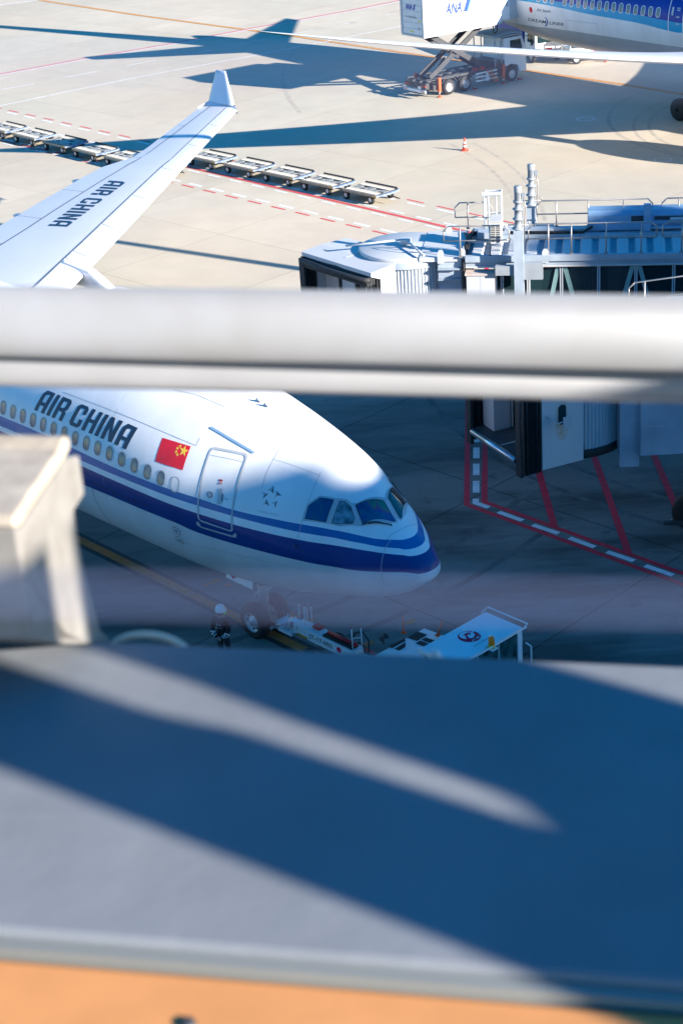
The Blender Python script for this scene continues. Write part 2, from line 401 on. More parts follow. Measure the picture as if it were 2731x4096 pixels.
    # stand centreline with black borders and cross bars
    n = Vector((math.cos(AC_PSI), math.sin(AC_PSI), 0)); lat = Vector((-n.y, n.x, 0)); o = Vector((AC_X, AC_Y, 0))
    m = MB(); m.use(P_BLACK); strip(m, [o-n*60, o+n*14], .62, .004); m.use(P_STAND); strip(m, [o-n*60, o+n*14], .30, .008)
    for a, b in (((940, 590), (1140, 500)), ((905, 462), (955, 452)), ((925, 492), (992, 477)), ((905, 508), (940, 500)), ((150, 208), (300, 152)), ((340, 208), (395, 198))):
        strip(m, P(zP(*a), zP(*b)), .16, .008)
    for a, b in (((80, 410), (165, 378)), ((385, 255), (450, 225))):
        p, q = [gp(1400+x/1.742, 2350+y/1.742) for x, y in (a, b)]; strip(m, [p, q], .2, .008)
    p, q = [gp(1400+x/1.742, 2350+y/1.742) for x, y in ((-40, 460), (110, 420))]
    m.use(P_BLACK); strip(m, [p, q], .75, .012); m.use(P_ORANGE); strip(m, [p+(q-p)*.1, p+(q-p)*.72], .4, .016)
    mk('stand_centre_line', m)
    # round manhole marks
    m = MB().use(P_WHITE)
    for px, r0 in ((zF1(0, 0), 0), ):
        pass
    c = gp(1400+1108/1.178, 561/1.178)
    for k in range(16):
        a0, a1 = 2*math.pi*k/16, 2*math.pi*(k+.6)/16
        m.quad(*[c+Vector((rr*math.cos(a), rr*math.sin(a), .006)) for rr, a in ((.42, a0), (.62, a0), (.62, a1), (.42, a1))])
    c = gp(2650, 640)
    for k in range(14):
        a0, a1 = 2*math.pi*k/14, 2*math.pi*(k+.5)/14
        m.quad(*[c+Vector((rr*math.cos(a), rr*math.sin(a), .006)) for rr, a in ((.40, a0), (.52, a0), (.52, a1), (.40, a1))])
    mk('manhole_ring_marking', m)
def tyre_marks():
    T1 = mat('tyre_rubber_film', (.46, .405, .33), .85, var=.12, scale=1.5); T2 = mat('tyre_rubber_film_dark', (.14, .14, .135), .85, var=.3, scale=1.2)
    m = MB().use(T1)
    for cx, cy, r, a0, a1, w in ((30, 96, 10.5, 130, 215, .22), (30, 96, 11.4, 125, 220, .18), (31, 98, 13.5, 135, 225, .25), (-30, 84, 40, -8, 22, .25), (-30, 84, 41.2, -6, 20, .2), (60, 120, 62, 170, 192, .3)):
        strip(m, [Vector((cx+r*math.cos(R(t)), cy+r*math.sin(R(t)), 0)) for t in range(a0, a1, 3)], w, .0015)
    m.use(T2)
    for cx, cy, r, a0, a1, w in ((22, 60, 17, 185, 235, .22), (22, 60, 18.6, 180, 240, .22), (-14, 62, 24, -75, -30, .25), (-14, 62, 25.8, -75, -35, .22), (14, 30, 9, 60, 130, .22)):
        strip(m, [Vector((cx+r*math.cos(R(t)), cy+r*math.sin(R(t)), 0)) for t in range(a0, a1, 3)], w, .0015)
    struct(m.build('tyre_marks'))
tyre_marks()
AC_X, AC_Y, AC_PSI = 2.119, 35.934, -.84047
lines()

# ------------------------------------------------------------------ aircraft hull
def crom(K, V, s):
    n = len(K)
    if s <= K[0]: return V[0]
    if s >= K[-1]: return V[-1]
    i = max(j for j in range(n-1) if K[j] <= s); h = K[i+1]-K[i]; t = (s-K[i])/h
    def sl(j):
        if j == 0: return (V[1]-V[0])/(K[1]-K[0])
        if j == n-1: return (V[-1]-V[-2])/(K[-1]-K[-2])
        a = (V[j]-V[j-1])/(K[j]-K[j-1]); b = (V[j+1]-V[j])/(K[j+1]-K[j])
        return 0. if a*b <= 0 else 2*a*b/(a+b)
    m0, m1 = sl(i)*h, sl(i+1)*h; t2 = t*t; t3 = t2*t
    return (2*t3-3*t2+1)*V[i]+(t3-2*t2+t)*m0+(-2*t3+3*t2)*V[i+1]+(t3-t2)*m1
class Hull:
    """fuselage: a = metres aft of the nose reference (local x = -a), starboard is -y"""
    def __init__(s, K, top, bot, w, mid, c, T, rings, seg=96, sq=True, Rr=2.82, ex=None):
        s.ex = ex or [2.]*len(K)
        s.K, s.t, s.b, s.w, s.m, s.c, s.T, s.Rr = K, top, bot, w, mid, c, T, Rr
        s.f = (lambda a: math.sqrt(max(a, 0))) if sq else (lambda a: a)
        s.KK = [s.f(k) for k in K]; s.Ti = T.inverted()
        s.cache = {}; s.rings = rings; s.seg = seg
        s.V = []; s.Fc = []
        for a in rings:
            for k in range(seg): s.V.append(s.pt(a, 2*math.pi*k/seg))
        for i in range(len(rings)-1):
            for k in range(seg): s.Fc.append([i*seg+k, i*seg+(k+1) % seg, (i+1)*seg+(k+1) % seg, (i+1)*seg+k])
        s.Fc.append(list(range(seg))); s.Fc.append([(len(rings)-1)*seg+k for k in range(seg)][::-1])
        s.bvh = BVHTree.FromPolygons(s.V, s.Fc)
    def sec(s, a):
        k = round(a, 4)
        if k not in s.cache:
            q = s.f(a); s.cache[k] = tuple(crom(s.KK, V, q) for V in (s.t, s.b, s.w, s.m, s.ex))
        return s.cache[k]
    def raw(s, a, ph):
        T, B, W, M, E = s.sec(a); c, n = math.cos(ph), math.sin(ph); h = (T-M) if n >= 0 else (M-B); W = max(W, .01); h = max(h, .01)
        q = 2/E if n >= 0 else 1.
        return Vector((-a, -W*math.copysign(abs(c)**q, c), h*math.copysign(abs(n)**q, n)+M+s.c))
    def pt(s, a, ph, lift=0.):
        p = s.raw(a, ph)
        if lift:
            u = s.raw(a, ph+.02)-s.raw(a, ph-.02); v = s.raw(a+.03, ph)-s.raw(max(a-.03, s.K[0]), ph); n = u.cross(v)
            if n.length > 1e-9:
                n.normalize(); ref = Vector((0, p.y, p.z-s.c-s.sec(a)[3]))
                p = p+(n if n.dot(ref) > 0 else -n)*lift
        return p
    def cast(s, px, cen=None):
        for k in range(40):
            q = px if cen is None or k == 0 else (px[0]+(cen[0]-px[0])*.02*k, px[1]+(cen[1]-px[1])*.02*k)
            v = ray(*q); o = s.Ti @ EYE; d = (s.Ti.to_3x3() @ v)
            h = s.bvh.ray_cast(o, d)
            if h[0] is not None:
                p = h[0]; a = -p.x; T, B, W, M, E = s.sec(a); z = p.z-s.c-M; hh = (T-M) if z >= 0 else (M-B); e2 = E/2 if z >= 0 else 1.
                zz = z/max(hh, .01); yy = -p.y/max(W, .01)
                return (a, math.atan2(math.copysign(abs(zz)**e2, zz), math.copysign(abs(yy)**e2, yy)))
            if cen is None: break
        return None
    def az(s, px):
        r = s.cast(px)
        return None if r is None else (r[0], s.pt(*r).z)
    def chart(s, px, cen=None):
        r = s.cast(px, cen); return (r[0], r[1]*s.Rr) if r else None
    def put(s, mb, vs, fs, lift, mirror=False, L=.18):
        vs, fs = refine(vs, fs, L)
        return mb.add([s.pt(a, (math.pi-p/s.Rr) if mirror else p/s.Rr, lift) for a, p in vs], fs, True)
    def poly(s, mb, pxs, lift=.004, mirror=False, holes=(), L=.18):
        cx = sum(p[0] for p in pxs)/len(pxs); cy = sum(p[1] for p in pxs)/len(pxs)
        sp = [[s.chart(p, (cx, cy)) for p in pxs]]+[[s.chart(p, (cx, cy)) for p in h] for h in holes]
        vs, fs = fill2d(sp); return s.put(mb, vs, fs, lift, mirror, L)
    def line(s, mb, pxs, w, lift=.004, L=.25):
        ch = [s.chart(p) for p in pxs]; ch = [Vector((*c, 0)) for c in ch if c]
        for a, b in zip(ch, ch[1:]):
            t = (b-a).normalized()*w/2; n = Vector((-t.y, t.x, 0))
            q = [a+n-t*.3, b+n+t*.3, b-n+t*.3, a-n-t*.3]; s.put(mb, [(v.x, v.y) for v in q], [[0, 1, 2, 3]], lift, False, L)
    def text(s, mb, data, corners, lift=.005, L=.2):
        q = [s.chart(c) for c in corners]; vs, fs = data
        return s.put(mb, [bil(q, u, v) for u, v in vs], fs, lift, False, L)
    def text_ch(s, mb, data, q, lift=.005, L=.2):
        vs, fs = data; return s.put(mb, [bil(q, u, v) for u, v in vs], fs, lift, False, L)
def rrect(cx, cy, w, h, r, n=5):
    out = []
    for sx, sy, a0 in ((1, 1, 0), (-1, 1, 90), (-1, -1, 180), (1, -1, 270)):
        for k in range(n+1):
            a = R(a0+90*k/n); out.append((cx+sx*(w/2-r)+r*math.cos(a), cy+sy*(h/2-r)+r*math.sin(a)))
    return out

# ------------------------------------------------------------------ airliner at the stand
C3 = 4.868
TA = TM((AC_X, AC_Y, 0), AC_PSI)
K = [0, .17, .4, .78, 1.12, 1.5, 2.0, 2.6, 3.4, 4.4, 5.7, 7.4, 9.9, 12.8]
tp = [-.82, -.4, -.17, .119, .359, .788, 1.196, 1.597, 1.946, 2.214, 2.473, 2.68, 2.8, 2.82]
bt = [-.82, -1.043, -1.219, -1.489, -1.668, -1.814, -1.958, -2.108, -2.325, -2.57, -2.75, -2.85, -2.83, -2.82]
ww = [0.0, .453, .602, .865, 1.08, 1.25, 1.41, 1.645, 1.894, 2.139, 2.397, 2.65, 2.79, 2.82]
mm = [-.82, -.78, -.75, -.70, -.66, -.62, -.55, -.48, -.4, -.3, -.2, -.1, 0, 0]
ee = [2.0, 1.979, 1.97, 1.848, 1.737, 1.6, 1.54, 1.53, 1.53, 1.55, 1.6, 1.72, 1.93, 2.0]
K += [42, 48, 54, 60, 63.6]; tp += [2.82, 2.82, 2.75, 2.5, 2.1]; bt += [-2.82, -2.1, -.7, .7, 1.5]; ww += [2.82, 2.6, 1.9, .9, .25]; mm += [0, .1, .8, 1.5, 1.8]; ee += [2.]*5
rings = [.0005, .004, .012, .03, .06, .1, .15, .22, .3, .4]+[.5+.12*i for i in range(50)]+[6.5+.5*i for i in range(12)]+[12.5+2*i for i in range(15)]+[42+1.5*i for i in range(15)]
HA = Hull(K, tp, bt, ww, mm, C3, TA, rings, ex=ee)
SUN_AZ, SUN_EL = -36.0, 19.5
airl = thing('passenger_airliner', 'large white jet with blue stripes, AIR CHINA lettering and red flag at the stand', 'airliner', (AC_X, AC_Y, 0), AC_PSI)
def band(pxs, tail=None):
    P = [HA.az(p) for p in pxs]; P = sorted([p for p in P if p]); out = []
    for p in P:
        if not out or p[0] > out[-1][0]+.09: out.append(p)
    out = [p for p in out if p[0] < 14.2]; return [(0., out[0][1])]+out+[(14.4, out[-1][1])]
b1 = band([zA(20, 297), zA(300, 412), zA(590, 549), zA(1000, 728), zA(1390, 862), zB(340, 685), zG(0, 465), zG(300, 518), zG(450, 546), zG(600, 575), zG(670, 591), zG(740, 607), zG(810, 622), zG(880, 635), zG(970, 643), zG(1060, 645), zG(1200, 632), zG(1290, 590), zG(1328, 490)])
b2 = band([zA(20, 338), zA(600, 610), zA(1370, 908), zB(340, 722), zG(0, 545), zG(400, 615), zG(570, 648), zG(735, 680), zG(820, 697), zG(900, 712), zG(1100, 730), zG(1230, 727), zG(1340, 690), zG(1393, 600)])
b3 = band([zA(20, 378), zA(600, 648), zA(1370, 962), zB(340, 768), zG(0, 622), zG(500, 705), zG(650, 731), zG(790, 754), zG(930, 775), zG(1040, 789), zG(1150, 797), zG(1290, 775), zG(1400, 740), zG(1437, 680)])
b4 = band([zA(597, 770), zA(800, 855), zA(1000, 940), zA(1200, 1020), zA(1400, 1105), zG(0, 825), zG(400, 905), zG(930, 965), zG(1200, 973), zG(1400, 965), zG(1512, 905)])
print('BANDS', [[(round(a, 2), round(z, 2)) for a, z in b] for b in (b1, b2, b3, b4)])
CB = (.0, .15, .42)
WCOL = (.86, .865, .87)
skin = striped('airliner_livery', [(b1, CB), (b2, WCOL), (b3, (.0, .045, .22)), (b4, (.66, .70, .72))], WCOL)
mb = MB(); mb.add(HA.V, HA.Fc, True); fus = mb.build('fuselage', skin, airl)
# cabin windows
wx = [25,97,170,243,317,391,469,545,626,706,786,867,952,1044,1137,1225]; wy = [225,258,289,322,355,388,424,458,494,529,565,601,637,672,707,738]
chs = [HA.chart(zA(x, y)) for x, y in zip(wx, wy)]
fa = sum(c[1] for c in chs)/len(chs); da = (chs[0][0]-chs[-1][0])/15
print('windows', chs[0], chs[-1], da)
for i in range(-3, 16):
    a = chs[-1][0]+da*(15-i)
    fr = MB().use(LGREY); sp = [rrect(a, fa, .30, .44, .145), rrect(a, fa, .245, .375, .12)]
    vs, fs = fill2d(sp); HA.put(fr, vs, fs, .006, L=.3)
    f = fr.build('window', LGREY, airl)
    if i < 15:
        r2 = MB().use(DARK); vs, fs = fill2d([rrect(a, fa, .245, .375, .12), rrect(a, fa, .215, .345, .105)]); HA.put(r2, vs, fs, .005, L=.3)
        r2.use(PANE); vs, fs = fill2d([rrect(a, fa, .215, .345, .105)]); HA.put(r2, vs, fs, .004, L=.3); r2.build('pane', None, f)
    else:
        r2 = MB().use(WHITE); vs, fs = fill2d([rrect(a, fa, .245, .375, .12)]); HA.put(r2, vs, fs, .004, L=.3); r2.build('blanking_plate', WHITE, f)
# lettering, flag, emblem
t = MB(); HA.text(t, block2d('AIR CHINA'), [zA(240, 243), zA(880, 520), zA(963, 370), zA(322, 102)]); t.build('lettering', NAVY, airl)['label'] = 'AIR CHINA in dark navy slanted capitals'
fl = MB().use(m_('flag_red', (.80, .012, .03), .45)); fq = [zA(1083, 602), zA(1275, 664), zA(1332, 498), zA(1135, 437)]; HA.poly(fl, fq, .005); fl.use(m_('flag_yellow', (.95, .62, .06), .5))
fc = [HA.chart(p) for p in fq]
def star(c, r, rot):
    vs, fs = fill2d([[(c[0]+(r if k % 2 == 0 else r*.4)*math.sin(rot+math.pi*k/5), c[1]+(r if k % 2 == 0 else r*.4)*math.cos(rot+math.pi*k/5)) for k in range(10)]])
    HA.put(fl, vs, fs, .008)
star(HA.chart(zA(1283, 530)), .155, .1)
for p, rr in (((1258, 497), .3), ((1239, 511), .9), ((1230, 535), 0), ((1238, 555), .5)): star(HA.chart(zA(*p)), .055, rr)
fl.build('flag_marking', None, airl)['label'] = 'red flag with one large and four small yellow stars'
SG = m_('emblem_light', (.50, .53, .56), .4); SD = m_('emblem_dark', (.16, .18, .21), .4)
em = MB()
for lt, dk in ((((563,545),(525,572),(548,577)), ((563,545),(563,591),(548,577))), (((490,580),(533,591),(508,597)), ((533,591),(500,622),(508,597))),
               (((578,575),(583,602),(569,620)), ((578,575),(609,602),(583,602))), (((522,622),(516,648),(499,661)), ((522,622),(539,662),(516,648))),
               (((585,630),(568,650),(547,645)), ((585,630),(571,675),(568,650)))):
    em.use(SG); HA.poly(em, [zB(*p) for p in lt], .005); em.use(SD); HA.poly(em, [zB(*p) for p in dk], .005)
em.build('alliance_emblem', None, airl); em = MB().use(SG); HA.text(em, text2d('STAR ALLIANCE', 0, 0, 1.1), [zB(470, 694), zB(586, 718), zB(589, 706), zB(472, 683)])
em.build('lettering', None, airl)['label'] = 'STAR ALLIANCE in thin grey capitals'
# door
dq = [zB(135, 745), zB(335, 812), zB(425, 365), zB(208, 322)]
dc = [HA.chart(p) for p in dq]
def dquad(u0, v0, u1, v1, r=.12):
    pts = rrect((u0+u1)/2, (v0+v1)/2, u1-u0, v1-v0, 1e-4, 1)
    w_, h_ = 1.27, 2.0; q = rrect((u0+u1)/2*w_, (v0+v1)/2*h_, (u1-u0)*w_, (v1-v0)*h_, r)
    return [bil(dc, x/w_, y/h_) for x, y in q]
dm = MB().use(LGREY); vs, fs = fill2d([dquad(0, 0, 1, 1, .14), dquad(.045, .028, .955, .972, .11)]); HA.put(dm, vs, fs, .012)
dm.use(SEAM); vs, fs = fill2d([dquad(.05, .90, .95, .905, .002)]); HA.put(dm, vs, fs, .006)
door = dm.build('door', None, airl)
w1 = MB().use(DARK)
def circ(mbd, px, r, lift=.012, r_in=0):
    c = HA.chart(px); sp = [[(c[0]+q*math.cos(2*math.pi*k/18), c[1]+q*math.sin(2*math.pi*k/18)) for k in range(18)] for q in ([r, r_in] if r_in else [r])]
    vs, fs = fill2d(sp); HA.put(mbd, vs, fs, lift)
circ(w1, zB(200, 597), .085, .012, .068); w1.use(LGREY); circ(w1, zB(200, 597), .066, .010); w1.build('porthole', None, door)
hn = MB().use(LGREY); HA.poly(hn, [zB(253, 560), zB(272, 563), zB(262, 655), zB(240, 650)], .012); hn.use(DSEAM); HA.poly(hn, [zB(271, 592), zB(277, 592), zB(271, 638), zB(266, 637)], .013)
hn.build('door_handle', None, door)
for p, tx in (((264, 515), '出口'), ((260, 532), 'EXIT')):
    pl = MB().use(RED); HA.poly(pl, [zB(p[0]-9, p[1]-7), zB(p[0]+10, p[1]-3), zB(p[0]+8, p[1]+8), zB(p[0]-10, p[1]+4)], .012)
    if tx == 'EXIT': pl.use(WHITE); HA.text(pl, text2d('EXIT', .02), [zB(253, 535), zB(267, 538), zB(268, 531), zB(254, 528)], .015)
    pl.build('exit_placard', None, door)
pl = MB().use(SD); HA.text(pl, text2d('TO OPEN', .02), [zB(279, 622), zB(302, 627), zB(303, 620), zB(280, 615)], .012); pl.build('lettering', None, door)
sc = MB().use(GREY); HA.poly(sc, [zB(122, 752), zB(136, 750), zB(150, 778), zB(330, 830), zB(340, 815), zB(352, 820), zB(350, 842), zB(325, 838), zB(150, 785), zB(124, 768)], .006)
sc.build('scuff_plate', GREY, airl)
gt = MB().use(m_('gutter_blue', (.25, .40, .58), .5)); HA.line(gt, [zB(207, 214), zB(330, 287), zB(452, 359)], .06, .02); gt.build('rain_gutter', None, airl)
# cockpit glazing: a grey frame, dark panes; the starboard side is mirrored to port
ck = MB().use(LGREY)
outl = [zG(*p) for p in ((322,205),(480,230),(590,243),(640,283),(700,276),(960,232),(985,236),(1012,290),(1086,430),(1092,478),(950,492),(745,512),(520,513),(150,455),(150,430),(190,295))]
HA.poly(ck, outl, .008, L=.12); HA.poly(ck, outl, .008, True, L=.12)
cockpit = ck.build('windscreen_frame', LGREY, airl)
IR = bpy.data.materials.new('heated_windscreen'); IR.use_nodes = True; _n = IR.node_tree; _b = _n.nodes['Principled BSDF']
_b.inputs['Roughness'].default_value = .06; _b.inputs['Specular IOR Level'].default_value = .9
_t = _n.nodes.new('ShaderNodeTexCoord'); _z = _n.nodes.new('ShaderNodeTexNoise'); _z.inputs['Scale'].default_value = 1.7; _z.inputs['Detail'].default_value = 2
_z.inputs['Distortion'].default_value = .6
_c = _n.nodes.new('ShaderNodeValToRGB'); _n.links.new(_t.outputs['Object'], _z.inputs['Vector']); _n.links.new(_z.outputs['Fac'], _c.inputs[0]); _n.links.new(_c.outputs[0], _b.inputs['Base Color'])
_e = _c.color_ramp.elements; _e[0].position = .36; _e[0].color = (.005, .03, .15, 1); _e[1].position = .72; _e[1].color = (.03, .10, .12, 1)
for p_, c_ in ((.48, (.005, .075, .16, 1)), (.55, (.01, .03, .22, 1)), (.62, (.16, .06, .12, 1)), (.66, (.03, .16, .08, 1))):
    q_ = _e.new(p_); q_.color = c_
BLIND = m_('sun_blind', (.16, .30, .36), .2, var=.5, scale=6, dirt=(.02, .08, .11))
W_ = [([(322,224),(466,246),(384,473),(172,438),(207,307)], IR), ([(517,257),(574,264),(633,317),(672,430),(652,488),(497,493),(436,479)], BLIND), ([(671,300),(957,258),(1075,455),(1058,468),(747,488)], IR)]
for pts, mt in W_:
    for mir in (False, True):
        g_ = MB().use(BLACK); HA.poly(g_, [zG(*p) for p in pts], .012, mir, L=.12)
        cx = sum(p[0] for p in pts)/len(pts); cy = sum(p[1] for p in pts)/len(pts)
        g_.use(GLASSD if mir else mt); HA.poly(g_, [zG(cx+(p[0]-cx)*.955, cy+(p[1]-cy)*.945) for p in pts], .017, mir, L=.12)
        g_.build('windscreen_pane', None, cockpit)
wp = MB().use(DARK); 
for a, b in (((745, 495), (930, 478)), ((800, 487), (1028, 503))): HA.line(wp, [zG(*a), zG(*b)], .035, .05)
HA.line(wp, [zG(1012, 502), zG(1032, 504)], .06, .05); wp.build('wiper', DARK, airl)
# hairline skin seams
def seam(pts, w, mt=SEAM): o = MB().use(mt); HA.line(o, pts, w); o.build('panel_seam', None, airl)
seam([zB(*p) for p in [(1200, 855), (1250, 815), (1300, 790), (1350, 772), (1400, 768)]], .012)
seam([zG(1035, 640), (1150+975/2.489, 1900+720/2.489), zG(945, 820), zG(933, 960), zG(945, 1040), zG(970, 1110)], .012)
seam([zA(440, 118), zA(700, 215), zA(1367, 492), zA(1395, 437)], .014); seam([zA(640, 760), zA(660, 850), zA(720, 960), zA(800, 1045)], .02, DSEAM)
seam([zB(0, 855), zB(340, 935), zB(700, 1015), zB(1180, 1075)], .014); seam([zB(600, 330), zB(562, 395), zB(520, 480), zB(495, 560)], .012)
seam([zB(562, 395), zB(700, 440), zB(830, 492)], .012); seam([zB(830, 470), zB(780, 590), zB(740, 700), zB(700, 850)], .012); seam([zB(0, 0), zB(130, 30), zB(290, 100)], .02)
for y in (-1, 1):
    for a_ in (9.6, 13.9, 18.4, 23.0):
        o = MB().use(SEAM); vs = [(a_+.007*k, p*.5) for p in range(-2, 19) for k in (0, 1)]; HA.put(o, vs, [[2*q, 2*q+1, 2*q+3, 2*q+2] for q in range(20)], .003, y > 0, .6); o.build('panel_seam', None, airl)
seam([zA(640, 765), zA(655, 745), zA(690, 765), zA(860, 848), zA(1035, 910), zA(1065, 965)], .022, m_('seam_dark_blue', (.01, .02, .08), .5))
for x in range(6):
    o = MB().use(MT['seam_dark_blue']); HA.line(o, [zA(698+48*x+6*(x > 2), 768+21*x), zA(703+48*x+6*(x > 2), 802+21*x)], .025); o.build('cargo_door_latch', None, airl)
for p in ((1232, 1085), (1256, 1150)):
    vt = MB().use(SD)
    c = HA.chart(zA(*p))
    for k in range(9):
        a0 = 2*math.pi*k/9; a1 = a0+.45
        vs = [(c[0]+q*math.cos(a_), c[1]+q*math.sin(a_)) for q, a_ in ((.12, a0), (.145, a0), (.145, a1), (.12, a1))]; HA.put(vt, vs, [[0, 1, 2, 3]], .006)
    HA.line(vt, [zA(p[0]-10, p[1]-8), zA(p[0]+8, p[1]+6)], .05, .02); vt.build('static_port', None, airl)
pbm = MB().use(DARK)
for p in ((690, 885),): c = HA.cast(zB(*p)); q0, q1 = HA.pt(*c), HA.pt(c[0], c[1], .09); pbm.tube([q0, q1, q1+Vector((.12, 0, 0))], .015, 6)
pbm.build('air_data_probe', None, airl)
for p in ((475, 68), (520, 95)):
    c = HA.cast(zB(*p)); an = MB().use(LGREY); q0 = HA.pt(*c); q1 = HA.pt(c[0], c[1], .12); an.prism([q0+Vector((.10, 0, 0)), q1, q1+Vector((-.05, 0, 0)), q0+Vector((-.12, 0, 0))], (0, .015, .01)); an.build('blade_antenna', LGREY, airl)

# wing (port): planform points sighted on the wing plane
WSL = .118
def wz(y): return 3.35+(y-2.8)*WSL
_wn = TA.to_3x3() @ Vector((0, -WSL, 1)).normalized(); _wp = TA @ Vector((0, 2.8, 3.35))
def wpl(px):
    p = TA.inverted() @ onplane(*px, _wp, _wn); return (-p.x, p.y)
LE = sorted([wpl(z3(*p)) for p in ((1492, 66), (1255, 330), (930, 662), (715, 905), (552, 1082))], key=lambda q: q[1])
TE = sorted([wpl(z3(*p)) for p in ((1243, 48), (1050, 195), (850, 348), (715, 372), (530, 468), (240, 635), (0, 780))], key=lambda q: q[1])
RS = sorted([wpl(z3(*p)) for p in ((1310, 50), (1080, 225), (880, 370), (620, 530), (330, 715), (0, 935))], key=lambda q: q[1])
FS = sorted([wpl(z3(*p)) for p in ((1430, 50), (1000, 460), (640, 812), (312, 1133))], key=lambda q: q[1])
print('WING', LE, TE, RS, FS)
def lin(P, y):
    if y <= P[0][1]: i = 0
    elif y >= P[-1][1]: i = len(P)-2
    else: i = max(j for j in range(len(P)-1) if P[j][1] <= y)
    (a0, y0), (a1, y1) = P[i], P[i+1]; return a0+(a1-a0)*(y-y0)/(y1-y0)
YT = LE[-1][1]-.05
_le0 = (LE[-1][0]-LE[0][0])/(LE[-1][1]-LE[0][1])
def leA(y): return LE[-1][0]+_le0*(y-LE[-1][1])
def teA(y): return lin(TE, y) if y > TE[0][1] else TE[0][0]+(y-TE[0][1])*(.06)
def airfoil(u):
    u = max(u, 0); return 5*.11*(.2969*math.sqrt(u)-.126*u-.3516*u*u+.2843*u**3-.1015*u**4)
def wpt(y, u, up, lift=0.):
    a0, a1 = leA(y), teA(y); c = a1-a0; t = airfoil(u)*c*(1. if y < 20 else 1-.02*(y-20))
    return Vector((-(a0+c*u), y, wz(y)-.12*(u-.3)*min(1, c/5) + (t*.62+lift if up else -t*.42)))
def wing_piece(ys, ua, ub, n, side=1, gap=0.):
    m = MB(); nb = []
    for y in ys:
        u0 = ua(y) if callable(ua) else ua; u1 = ub(y) if callable(ub) else ub
        U = [u0+(u1-u0)*((k/n)**(2 if u0 == 0 else 1)) for k in range(n+1)]
        nb.append([wpt(y, u, True) for u in U]+[wpt(y, u, False) for u in U[::-1]])
    for r_ in nb:
        for v in r_: v.y *= side
    N = len(nb[0]); V = [v for r_ in nb for v in r_]
    m.add(V, [[i*N+k, i*N+(k+1) % N, (i+1)*N+(k+1) % N, (i+1)*N+k] for i in range(len(ys)-1) for k in range(N)], True)
    m.add(nb[0], [list(range(N))]); m.add(nb[-1], [list(range(N))[::-1]])
    return m
uF = lambda y: max(.08, min(.3, (lin(FS, y)-leA(y))/(teA(y)-leA(y))))
uR = lambda y: max(.5, min(.9, (lin(RS, y)-leA(y))/(teA(y)-leA(y))))
def flat(o): 
    for p in o.data.polygons: p.use_smooth = len(p.vertices) == 4 and p.area > 0
    o.data.set_sharp_from_angle(angle=R(35)) if hasattr(o.data, 'set_sharp_from_angle') else None
seam_y = [wpl(z3(*p))[1] for p in ((1350, 172), (1217, 300), (1060, 458), (885, 638), (700, 828), (490, 1055))]
te_y = [wpl(z3(*p))[1] for p in ((1160, 160), (850, 355), (470, 570), (190, 735))]
yr = [2.3+(YT-2.3)*i/24 for i in range(25)]
